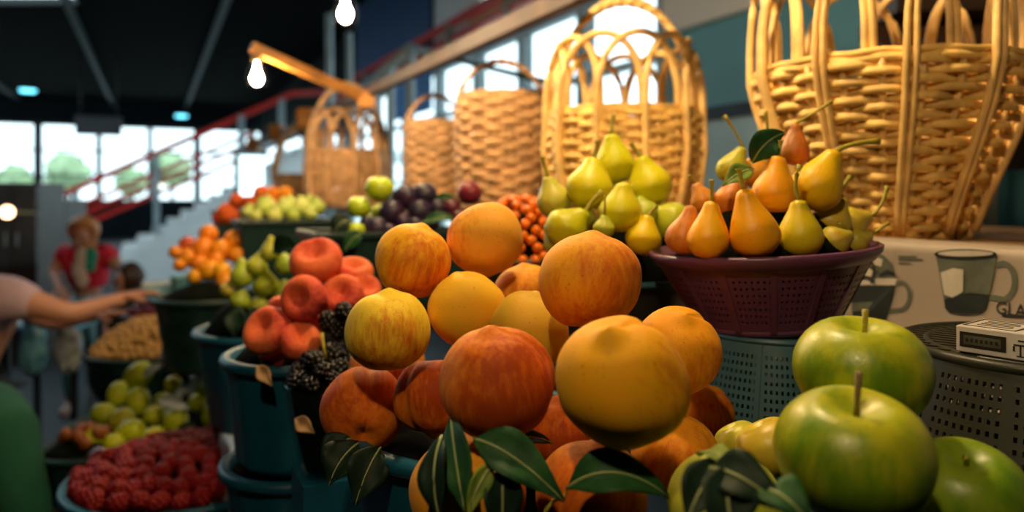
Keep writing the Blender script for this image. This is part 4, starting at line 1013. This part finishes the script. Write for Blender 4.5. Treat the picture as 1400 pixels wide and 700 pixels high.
for px, py, rp, nx, ny, col, lab in [
 (331, 378, 16, 331, 352, 'a9b838', 'upright pale green pear at the left of the teal bucket pile'), (352, 364, 15, 360, 345, 'b6bc3a', 'green pear in the middle back of the teal bucket pile'),
 (364, 390, 18, 362, 372, 'a8b030', 'round green pear at the centre of the teal bucket pile'), (368, 345, 12, 372, 322, 'b6b83c', 'green pear at the top of the teal bucket pile, neck up'),
 (390, 362, 14, 380, 342, 'a4b83c', 'green pear lying at the right of the teal bucket pile'), (329, 410, 14, 334, 395, 'a6b83c', 'green pear low at the left of the teal bucket pile'),
 (356, 418, 14, 334, 420, 'aab03a', 'green pear lying flat low in the teal bucket pile'), (388, 400, 15, 392, 382, '8f9c34', 'shaded green pear right beside the flat peaches'),
 (341, 432, 12, 336, 420, '96a034', 'small green pear at the rim of the teal bucket'), (312, 396, 11, 318, 384, 'b8a840', 'yellow green pear at the outer left of the teal bucket')]:
    pear(px, py, rp, 1.4, nx, ny, col, .08, lab, GS)
for i, (a, c, d) in enumerate((((372, 345), (392, 325), (408, 345)), ((330, 420), (318, 440), (322, 462)), ((345, 420), (352, 440), (348, 465)))):
    leaf('pear_leaf', P(*a, 1.36), P(*c, 1.34), P(*d, 1.33), .05, M['leaf_dark'], ['dark leaf sticking up at the top of the teal bucket pear pile', 'dark leaf hanging at the left front of the teal pear bucket', 'dark leaf hanging at the middle front of the teal pear bucket'][i], up=(0, -1, .3), veins=False, group='leaves on the teal pear bucket')
bucket('fruit_bucket', (*P(286, 400, 1.92).xy,), 1.235, 'dark teal bucket under the pile of oranges', .13, .10, .185, M['teal_dark'], pad=.045, ribs=24)
place_list([(285, 320, 13), (277, 341, 17), (301, 342, 15), (320, 328, 14), (257, 352, 13), (322, 348, 11), (256, 334, 11, 'b03a20', .7), (286, 369, 15, 'e8a418'), (303, 371, 13, 'e8a418'), (266, 378, 10, 'e4a01c'),
            (308, 386, 13, 'dc8c1c'), (311, 400, 11, 'e0941c'), (246, 362, 9), (272, 360, 12), (240, 345, 9), (295, 356, 12)], 1.93, 'orange', ROUND['orange'], 'orange', 'oranges in the dark teal bucket', 'e58a1c', .35, 'small orange or yellow citrus fruit', 'in the dark teal bucket', .6)
# crate of pale green pears, peaches behind
crate(P(388, 315, 2.15).xy, 1.418, 'dark green crate of pale green pears on the middle shelf', .26, .22, .165, M['teal_dark'])
k = 0
lst = [(339, 290, 9), (360, 286, 13), (375, 295, 11), (389, 285, 12), (401, 295, 10), (412, 283, 12), (424, 292, 10), (434, 284, 11), (350, 296, 8), (398, 278, 9), (420, 276, 8), (368, 279, 9)]
order = sorted(range(len(lst)), key=lambda i: lst[i][0])
for i, (px, py, rp) in enumerate(lst):
    pear(px, py, rp, 2.08+.1*(300-py)/30, px+(-4 if i % 2 else 6), py-rp*1.3, ['b9c468', 'a9b850', 'c4c870'][i % 3], .05, 'pale green pear, %s from the left in the dark green crate' % ORD[order.index(i)], 'pale green pears in the dark green crate')
crate(P(352, 285, 2.75).xy, 1.43, 'dark crate of red peaches and oranges behind the pale pears', .3, .24, .17, M['teal_dark'])
place_list([(312, 292, 15, 'e0603c'), (301, 297, 11, 'c84838'), (324, 275, 11, 'c03038', .9), (338, 277, 10, 'c02c3c', .9), (356, 263, 10, 'e0703c'), (372, 266, 11, 'e0801c', .3), (390, 266, 11, 'e58c1c', .3), (382, 277, 9, 'd87c20'), (348, 275, 9, 'c85038')],
           2.6, 'peach', PEACH[:1], 'peach', 'red peaches behind the pale pears', 'd8583c', .6, 'small red or orange peach', 'behind the crate of pale pears', .0)
# lime green apples + plums
crate(P(532, 320, 1.55).xy, 1.418, 'dark teal crate shared by lime green apples and dark plums', .34, .20, .165, M['teal_dark'])
GQ = 'lime green apples beside the plums'
for i, (px, py, rp, Y, lab) in enumerate(((519, 258, 20, 1.5, 'lime green apple topping the plum crate'), (491, 283, 17, 1.5, 'lime green apple left of the topping one'), (520, 290, 13, 1.55, 'green apple half hidden behind the plums'), (487, 315, 13, 1.46, 'green apple low at the left of the plum crate'), (505, 300, 12, 1.56, 'green apple deep behind the left plums'))):
    o = fruit('apple', APPLE[i % 2], P(px, py, Y), rp/1000*Y, lab, 'apple', GQ, 'b4c62c', .3); aim(o, (.1, -.2, 1), i)
place_list([(555, 270, 17), (581, 266, 16), (535, 292, 18), (575, 289, 17), (502, 306, 11), (516, 313, 17), (552, 304, 13), (599, 285, 13), (533, 318, 13), (570, 310, 13), (590, 303, 11), (642, 264, 17, '7a2030', .35), (617, 284, 13, '5c2034', .4), (628, 298, 12, '4a1c34', .4)],
           1.41, 'plum', ROUND['plum'], 'plum', 'dark plums in the teal crate', '28203c', .35, 'dark purple plum', 'in the teal crate', .25)
leaf('plum_leaf', P(575, 306, 1.35), P(605, 292, 1.33), P(622, 300, 1.35), .03, M['leaf'], 'green leaf lying right of the plums above the pale peach', up=(0, -.8, .7), group='leaves on the plum crate')
leaf('plum_leaf', P(480, 300, 1.44), P(464, 300, 1.42), P(455, 322, 1.42), .05, M['leaf_dark'], 'dark leaf at the left end of the plum crate', up=(0, -1, .3), group='leaves on the plum crate')
leaf('plum_leaf', P(495, 318, 1.40), P(480, 325, 1.39), P(470, 345, 1.39), .04, M['leaf'], 'green leaf hanging over the left corner of the plum crate', up=(0, -1, .3), group='leaves on the plum crate')
leaf('plum_leaf', P(590, 275, 1.5), P(612, 268, 1.5), P(630, 278, 1.5), .03, M['leaf'], 'small green leaf behind the plums near the brown basket', up=(0, -1, .3), group='leaves on the plum crate')
# orange berries
bucket('fruit_bucket', (*P(712, 350, 1.2).xy,), 1.40, 'black bowl heaped with small bright orange berries', .075, .055, .148, M['black_plastic'], cat='bowl', pad=.08, ribs=20)
PHY = [sphere_mesh('orange_berry', M['physalis'], plain_fn(i), 12, 8) for i in range(2)]
q = P(712, 350, 1.2); heap((q.x, q.y, 1.392), .078, .095, .0085, 120, 'orange_berry', PHY, 'small bright orange berry heaped in the black bowl behind the peaches', 'berry', 'orange berries in the black bowl', seed=3, sep=1.65, floor_pow=2.6)

# ------------------------------------------------------------------ low counter: raspberries, green fruit, nuts, cherries
q = P(250, 642, 1.43)
bucket('fruit_tub', (q.x, q.y), .958, 'wide teal tub heaped with raspberries at the lower left', .20, .16, .216, M['teal'], cat='tub', pad=.03, ribs=26, padm='rasp_dark')
n_ = heap((q.x, q.y, .953), .182, .045, .0165, 150, 'raspberry', RASP, 'red raspberry heaped in the wide teal tub', 'raspberry', 'raspberries in the wide teal tub', sc_=(1, 1, 1.15), seed=5, sep=1.6, tries=20000)
for i, (a, c, d) in enumerate((((318, 560), (345, 575), (336, 610)), ((300, 570), (325, 560), (345, 575)), ((110, 640), (98, 668), (110, 690)))):
    leaf('berry_leaf', P(*a, 1.55), P(*c, 1.5), P(*d, 1.46), .07, M['leaf_dark'], ['dark leaf standing at the right rim of the raspberry tub', 'dark leaf at the far right corner of the raspberry tub', 'dark leaf at the left rim of the raspberry tub'][i], up=(0, -.6, .8), veins=False, group='leaves around the raspberry tub')
q = P(215, 575, 1.98)
bucket('fruit_tub', (q.x+.0, q.y+.08), .868, 'dark tub of green and yellow fruit behind the raspberries', 
       .255, .2, .126, M['teal_dark'], cat='tub', pad=.035, ribs=26)
place_list([(189, 514, 18), (162, 539, 15), (189, 549, 16), (143, 566, 15), (166, 574, 16, 'a8a428'), (178, 592, 19), (133, 598, 16), (211, 598, 16), (240, 574, 17), (212, 567, 14), (260, 501, 12), (237, 525, 12, 'b8b028'), (289, 566, 13),
            (184, 624, 18, 'b8b428'), (281, 535, 12), (300, 528, 10), (322, 535, 9), (313, 570, 10), (270, 550, 13), (225, 548, 12), (158, 605, 13), (245, 600, 13)], 2.40, 'green_fruit', ROUND['fig'], 'fruit', 'green fruit in the dark tub', 'b0b41c', .28, 'yellow green fruit', 'in the dark tub behind the raspberries', .75, sc_=(.96, .96, 1.22))
for i, (px, py, a, wd) in enumerate(((210, 508, .6, .05), (238, 553, -.3, .06), (250, 540, 1.0, .05), (284, 514, .1, .07), (268, 528, .8, .05), (232, 610, .2, .04))):
    c = P(px, py, 2.33-.75*(py-385)/300); d = Vector((math.cos(a), 0, math.sin(a)))*wd
    leaf('paper_scrap', c-d*.7, c+Vector((0, -.02, .015)), c+d*.7, wd*.7, M['paper_wrap'], 'pale scrap of wrapping paper, %s from the top among the green fruit' % ORD[[0, 4, 3, 1, 2, 5][i]], veins=False, up=(0, -.8, .6), group='wrapping paper scraps', cat='paper')
for i, (a, c, d) in enumerate((((238, 600), (255, 585), (292, 605)), ((240, 500), (235, 480), (225, 465)), ((300, 590), (315, 580), (330, 560)), ((130, 640), (150, 625), (165, 630)), ((255, 520), (270, 505), (262, 490)))):
    yf = lambda q_: 2.36-.75*(min(q_[1], 640)-385)/300
    leaf('fruit_leaf', P(*a, yf(a)), P(*c, yf(c)-.01), P(*d, yf(d)), .07, M['leaf_dark'], ['dark leaf between the raspberries and the green fruit', 'tall dark leaf behind the green fruit', 'dark leaf at the right of the green fruit', 'dark leaf at the left beside the raspberries', 'dark leaf poking up among the paper scraps'][i], up=(0, -.8, .5), veins=False, group='leaves among the green fruit')
q = P(208, 470, 2.62)
bucket('fruit_tub', (q.x, q.y), .95, 'dark tub heaped with pale brown nuts', .21, .16, .208, M['teal_dark'], cat='tub', pad=.10, ribs=22, padm='nut_bed')
NUT = [sphere_mesh('nut', M['nut'], plain_fn(i+4, 1.5), 10, 8) for i in range(2)]
heap((q.x, q.y, .945), .19, .10, .0125, 260, 'nut', NUT, 'pale brown nut heaped in the dark tub by the reaching hand', 'nut', 'nuts in the dark tub', seed=8, sep=1.35, tries=20000)
q = P(236, 412, 3.15)
bucket('fruit_tub', (q.x, q.y), 1.0, 'dark tub of red cherries beside the reaching hand', .19, .15, .258, M['teal_dark'], cat='tub', pad=.05, ribs=22)
CH = [sphere_mesh('cherry', M['cherry'], plain_fn(i), 10, 8) for i in range(2)]
heap((q.x, q.y, .995), .17, .055, .0125, 110, 'cherry', CH, 'dark red cherry in the tub beside the reaching hand', 'cherry', 'cherries in the dark tub', seed=9, sep=1.6)
q = P(98, 630, 1.85)
bucket('fruit_tub', (q.x+.03, q.y), .86, 'small dark bowl of brown dates at the left of the green fruit', .10, .08, .118, M['teal_dark'], cat='tub', pad=.03, ribs=20)
DT = [sphere_mesh('date', M['date'], plain_fn(i+2, 1.5), 10, 8) for i in range(2)]
heap((q.x+.03, q.y, .857), .085, .035, .015, 16, 'date', DT, 'orange brown date in the small dark bowl left of the green fruit', 'date', 'dates in the small bowl', seed=11, sep=1.5)
o = blob(.035, 3, 10, .1).build('fig', M['date'], None, loc=P(138, 632, 1.75)); tag(o, 'dark reddish fruit between the dates and the green fruit', 'fruit'); o.data.materials[0] = mat('dark_red_fruit', '5a1c1c', .3)

# teal buckets below the flat peaches, plastic sheet, light blue tub
q = P(405, 570, 1.0)
t = empty('plastic_sheet', S(.15, 1.0, SH3), TH, 'crumpled white plastic sheet hanging from the shelf under the teal buckets', 'plastic sheet')
b = MB(); v = []; f = []; nu, ns = 44, 16
for i in range(nu+1):
    for j in range(ns+1):
        u = -.55+1.1*i/nu; s_ = j/ns*.34; wv = .012*noise.noise(Vector((u*14, s_*9, 0)))+.012*math.sin(u*30)*min(1, s_*5)
        v.append(Vector((.04-s_, u, .003)) if s_ < .04 else Vector((-.01-abs(wv), u, .003-(s_-.04))))
for i in range(nu):
    for j in range(ns): a = i*(ns+1)+j; f.append((a, a+1, a+ns+2, a+ns+1))
b.add(v, f); solidify(b.build('sheet', M['cloth'], t), .001)
t = empty('blue_box', P(222, 397, 3.0), TH, 'pale blue plastic box in front of the reaching hand', 'box')
bevel(MB().box((0, 0, 0), (.14, .1, .05)).build('body', M['bag_blue'], t, False), .008); bevel(MB().box((0, 0, .03), (.15, .11, .012)).build('lid', M['paper_wrap'], t, False), .004)
t = empty('blue_cup', P(248, 396, 2.85), 0, 'turquoise plastic cup right of the pale blue box', 'cup')
MB().lathe([(.001, -.05), (.03, -.05), (.04, .05), (.042, .052), (.037, .05), (.027, -.045), (.001, -.045)], 24, cap=False).build('body', M['bag_blue'], t); ringtube(t, 'rim', .041, .051, .003, M['bag_blue'])
t = empty('purple_packet', P(282, 415, 2.6), TH, 'mauve paper packet leaning below the oranges', 'packet')
bevel(MB().box((0, 0, -.03), (.06, .04, .12)).build('body', mat('mauve_paper', '6a6490', .6), t, False), .006); bevel(MB().box((0, 0, .035), (.05, .02, .02)).build('fold', M['paper_wrap'], t, False), .003)

# ------------------------------------------------------------------ counter across the aisle with plastic bags
q = P(76, 440, 3.3)
t = empty('side_table', (q.x, q.y, 0), TH*.2, 'small table with a pale blue edge beside the reaching person', 'table')
bevel(MB().box((0, 0, q.z), (.34, .3, .022)).build('top', M['bag_blue'], t, False), .004)
for sx_ in (-.14, .14):
    for sy_ in (-.12, .12): MB().box((sx_, sy_, (q.z-.011)/2), (.025, .025, q.z-.011)).build('leg', M['frame'], t, False)
for i, (px, py) in enumerate(((45, 478), (92, 476))):
    c = P(px, py, 3.12); t = empty('plastic_bag', c, 0, ['pale blue plastic bag hanging at the left of the side table', 'thin clear grey plastic bag hanging at the right of the side table'][i], 'bag', 'plastic bags on the side table')
    bb = blob(.09, 5+i, 12, .25); bb.v = [Vector((a.x*.65, a.y*.4, a.z*1.3)) for a in bb.v]; bb.build('body', M['bag_blue' if i == 0 else 'cloth'], t)
    for s_ in (-.03, .03): MB().tube([(s_, 0, .09), (s_*1.2, .01, .13), (s_*.6, .02, .155)], .008, 6, flat=2).build('strap', M['bag_blue' if i == 0 else 'cloth'], t)

# ================================================================== PEOPLE
def skin(name, nodes, edges, m, parent, root=0, sub=2):
    d = bpy.data.meshes.new(name); d.from_pydata([n[:3] for n in nodes], edges, []); d.update(); d.materials.append(m)
    o = link(name, d, parent); a = o.modifiers.new('skin', 'SKIN'); a.use_smooth_shade = True
    for i, n in enumerate(nodes):
        q = d.skin_vertices[0].data[i]; q.radius = (n[3], n[4] if len(n) > 4 else n[3]); q.use_root = i == root
    b_ = o.modifiers.new('sub', 'SUBSURF'); b_.levels = sub; b_.render_levels = sub; return o
def person(loc, label, J, hs, shirt, trousers, hair, face, hand_curl=.5, long_hair=False, skirt=False, long_sleeve=False):
    """J: joints in the world; one continuous body, clothes and hair as children"""
    t = empty('person', loc, 0, label, 'person'); L = {k: Vector(v)-Vector(loc) for k, v in J.items()}
    n = []; e = []; ix = {}
    def nd(k, p, r, r2=None, par=None):
        ix[k] = len(n); n.append((*p, r*hs, (r2 or r)*hs));
        if par is not None: e.append((ix[par], ix[k]))
    nd('pelvis', L['pelvis'], .13, .11); nd('waist', L['pelvis'].lerp(L['chest'], .5), .115, .1, 'pelvis'); nd('chest', L['chest'], .135, .11, 'waist')
    nd('neckb', L['chest'].lerp(L['head'], .38), .06, None, 'chest'); nd('neck', L['chest'].lerp(L['head'], .6), .05, None, 'neckb')
    up = (L['head']-L['neck_ref']).normalized() if 'neck_ref' in L else (L['head']-L['chest']).normalized()
    nd('jaw', L['head']-up*.045*hs, .068, .072, 'neck'); nd('crown', L['head']+up*.04*hs, .078, .085, 'jaw'); nd('top', L['head']+up*.085*hs, .045, None, 'crown')
    for s_ in 'lr':
        nd('sh'+s_, L['sh'+s_], .062, None, 'chest'); nd('el'+s_, L['el'+s_], .042, None, 'sh'+s_); nd('wr'+s_, L['wr'+s_], .029, .024, 'el'+s_)
        d = (L['ha'+s_]-L['wr'+s_]).normalized(); side = d.cross(Vector((0, 0, 1))); side = side.normalized() if side.length > .1 else Vector((0, 1, 0))
        dn = side.cross(d).normalized()*-1
        palm = L['wr'+s_]+d*.055*hs; nd('pa'+s_, palm, .036, .018, 'wr'+s_)
        for q, (off, ln) in enumerate(((-.030, .062), (-.010, .072), (.010, .068), (.028, .052))):
            a = palm+side*off*hs+d*.035*hs; nd('fa%s%d' % (s_, q), a, .0105, None, 'pa'+s_)
            b_ = a+(d+dn*.35*hand_curl).normalized()*ln*.5*hs; nd('fb%s%d' % (s_, q), b_, .0095, None, 'fa%s%d' % (s_, q))
            c = b_+(d+dn*1.2*hand_curl).normalized()*ln*.55*hs; nd('fc%s%d' % (s_, q), c, .007, None, 'fb%s%d' % (s_, q))
        a = L['wr'+s_]+d*.03*hs+side*.034*hs; nd('ta'+s_, a, .013, None, 'wr'+s_); nd('tb'+s_, a+(d*.6+side*.6+dn*.3).normalized()*.04*hs, .011, None, 'ta'+s_)
        nd('tc'+s_, n and Vector(n[ix['tb'+s_]][:3])+(d+dn*.4).normalized()*.028*hs, .008, None, 'tb'+s_)
        nd('hip'+s_, L['pelvis'].lerp(L['kn'+s_], .14)+(L['kn'+s_]-L['pelvis'])*.02, .085, None, 'pelvis'); nd('kn'+s_, L['kn'+s_], .057, None, 'hip'+s_); nd('an'+s_, L['an'+s_], .038, None, 'kn'+s_)
        nd('to'+s_, L['an'+s_]+Vector((*(Vector(face).xy.normalized()*.15*hs), -.045*hs)), .032, None, 'an'+s_)
    skin('body', n, e, M['skin'], t)
    # shirt
    P2 = lambda k, a: Vector(n[ix[k]][:3]); sn = []; se = []
    def sd(p, r, r2, par=None):
        sn.append((*p, r*hs, r2*hs));
        if par is not None: se.append((par, len(sn)-1))
        return len(sn)-1
    a = sd(P2('pelvis', 0), .155, .135); b_ = sd(P2('waist', 0), .142, .125, a); c = sd(P2('chest', 0), .16, .135, b_); sd(P2('chest', 0).lerp(P2('neck', 0), .55), .075, .07, c)
    for s_ in 'lr':
        q = sd(P2('sh'+s_, 0), .083, .083, c); q = sd(P2('sh'+s_, 0).lerp(P2('el'+s_, 0), .6), .066, .066, q)
        if long_sleeve: q = sd(P2('el'+s_, 0), .06, .06, q); q = sd(P2('wr'+s_, 0), .048, .045, q)
    skin('shirt', sn, se, shirt, t)
    if skirt:
        p0 = P2('pelvis', 0); zf = -Vector(loc).z
        MB().lathe([(.155*hs, .1), (.175*hs, .0), (.21*hs, -.3), (.24*hs, -.62*hs), (.23*hs, -.62*hs), (.15*hs, 0.05)], 28, lambda g, i: 1+.04*math.sin(g*9)*(i > 1)).build('skirt', trousers, t, loc=p0)
    else:
        sn = []; se = []; a = sd(P2('pelvis', 0), .15, .13)
        for s_ in 'lr':
            q = sd(P2('hip'+s_, 0), .102, .102, a); q = sd(P2('kn'+s_, 0), .072, .072, q); sd(P2('an'+s_, 0)+Vector((0, 0, .03)), .058, .058, q)
        skin('trousers', sn, se, trousers, t)
    # hair and face
    hd = P2('jaw', 0).lerp(P2('crown', 0), .55); f = Vector(face).normalized(); f = (f-up*f.dot(up)).normalized(); sx_ = up.cross(f)
    hb_ = blob(.108*hs, 2, 14, .08)
    hb_.v = [Vector(v) for v in hb_.v]; hb_.v = [v-Vector((0, 0, 0)) if not (v.y < -.045*hs and v.z < .05*hs) else Vector((v.x*.9, -.045*hs, v.z)) for v in hb_.v]
    rot = Matrix((sx_*-1, f*-1, up)).transposed().to_4x4()
    h = hb_.build('hair', hair, t); h.matrix_local = Matrix.Translation(hd+up*.032*hs-f*.022*hs) @ rot
    if long_hair: MB().lathe([(.03*hs, -.16*hs), (.075*hs, -.1*hs), (.085*hs, 0)], 14).build('back_hair', hair, t, loc=hd-f*.04*hs)
    for s_ in (-1, 1):
        blob(.011*hs, 1, 8, 0).build('eye', M['eye'], t, loc=hd+f*.078*hs+sx_*s_*.03*hs+up*.004*hs)
        blob(.02*hs, 1, 8, .1).build('ear', M['skin'], t, loc=hd+sx_*s_*.078*hs-f*.005*hs)
    MB().tube([hd+f*.076*hs+up*.012*hs, hd+f*.096*hs-up*.022*hs, hd+f*.076*hs-up*.03*hs], [.006*hs, .014*hs, .008*hs], 7).build('nose', M['skin'], t)
    MB().tube([hd+f*.07*hs-up*.052*hs-sx_*.022*hs, hd+f*.08*hs-up*.054*hs, hd+f*.07*hs-up*.052*hs+sx_*.022*hs], [.003*hs, .007*hs, .003*hs], 6).build('mouth', M['lip'], t)
    return t
def J(**k): return k
g = P(-40, 500, 2.75)
person((g.x, g.y, 0), 'person in a lilac t-shirt leaning in from the left edge, arm stretched to the fruit', J(
    pelvis=(g.x-.04, g.y, .86), chest=P(-25, 420, 2.75), head=P(-62, 320, 2.75), shr=P(10, 404, 2.66), elr=P(95, 430, 2.72), wrr=P(166, 407, 2.9), har=P(205, 398, 2.95),
    shl=P(-15, 402, 2.95), ell=P(75, 440, 3.02), wrl=P(128, 432, 3.05), hal=P(160, 428, 3.07), knr=(g.x+.03, g.y-.1, .46), anr=(g.x, g.y-.1, .075), knl=(g.x+.03, g.y+.12, .46), anl=(g.x-.05, g.y+.12, .075)),
    1.0, M['lilac'], M['dark_cloth'], M['hair_dark'], (1, .1, -.2), .5)
g = P(-52, 600, 1.82)
person((g.x, g.y, 0), 'person in a dark green top bending in the left foreground, seen from the side', J(
    pelvis=(g.x-.12, g.y, .60), chest=P(-45, 585, 1.82), head=P(-160, 470, 1.82), shr=P(-2, 600, 1.72), elr=P(34, 720, 1.7), wrr=P(18, 800, 1.72), har=P(18, 840, 1.72),
    shl=P(-50, 570, 1.98), ell=P(0, 700, 2.0), wrl=P(10, 790, 1.98), hal=P(10, 830, 1.98), knr=(g.x-.05, g.y-.1, .36), anr=(g.x-.14, g.y-.1, .075), knl=(g.x-.05, g.y+.1, .36), anl=(g.x-.14, g.y+.1, .075)),
    1.12, M['green_cloth'], M['dark_cloth'], M['hair_dark'], (.6, .8, -.1), .6, long_sleeve=True)
g = P(118, 380, 5.0)
t = person((g.x, g.y, 0), 'person with fair hair in a red patterned shirt behind the fruit in the far aisle', J(
    pelvis=(g.x, g.y+.05, .84), chest=P(118, 358, 5.0), head=P(113, 322, 4.92), shr=P(88, 347, 5.0), elr=P(72, 372, 4.95), wrr=P(82, 395, 4.8), har=P(88, 405, 4.75),
    shl=P(148, 348, 5.0), ell=P(166, 370, 4.95), wrl=P(172, 392, 4.8), hal=P(172, 402, 4.75), knr=(g.x-.09, g.y-.05, .45), anr=(g.x-.1, g.y, .065), knl=(g.x+.09, g.y-.05, .45), anl=(g.x+.1, g.y, .065)),
    .92, M['red_shirt'], M['bag_blue'], M['hair_blonde'], (.1, -1, -.35), .4, True)
for px, py, r_, mm in ((112, 352, .05, 'shirt_white'), (124, 350, .045, 'shirt_teal'), (108, 370, .05, 'shirt_white'), (123, 362, .04, 'shirt_teal'), (112, 382, .045, 'shirt_white')):
    b = blob(r_, px, 10, .3); b.v = [Vector((a.x, a.y*.25, a.z*1.2)) for a in b.v]; b.build('shirt_print', M[mm], t, loc=P(px, py, 4.865)-Vector((g.x, g.y, 0)))
g = P(172, 380, 4.0)
person((g.x, g.y, 0), 'person with brown hair bowed behind the reaching hand', J(
    pelvis=(g.x+.0, g.y+.08, .58), chest=P(172, 428, 4.03), head=P(172, 384, 3.98), shr=P(150, 418, 4.03), elr=P(140, 450, 4.0), wrr=P(150, 470, 3.9), har=P(156, 480, 3.86),
    shl=P(196, 418, 4.03), ell=P(206, 450, 4.0), wrl=P(196, 470, 3.9), hal=P(190, 480, 3.86), knr=(g.x-.08, g.y, .33), anr=(g.x-.08, g.y+.03, .055), knl=(g.x+.08, g.y, .33), anl=(g.x+.08, g.y+.03, .055)),
    .74, M['dark_cloth'], M['dark_cloth'], M['hair_dark'], (-.9, -.5, -.4), .4)

# torn cardboard tags tucked between the teal buckets
for i, (a, c, d) in enumerate((((352, 500, .93), (360, 510, .925), (372, 528, .92)), ((404, 572, .84), (414, 580, .835), (430, 592, .83)), ((620, 700, .40), (0, 0, 0), (0, 0, 0)))[:2]):
    leaf('cardboard_tag', P(*a), P(*c), P(*d), .022, M['ledge'], ['small torn cardboard tag on the bucket under the flat peaches', 'small torn cardboard tag below the blackberry bowl'][i], veins=False, up=(0, -1, .3), cat='tag', group='cardboard tags on the teal buckets')
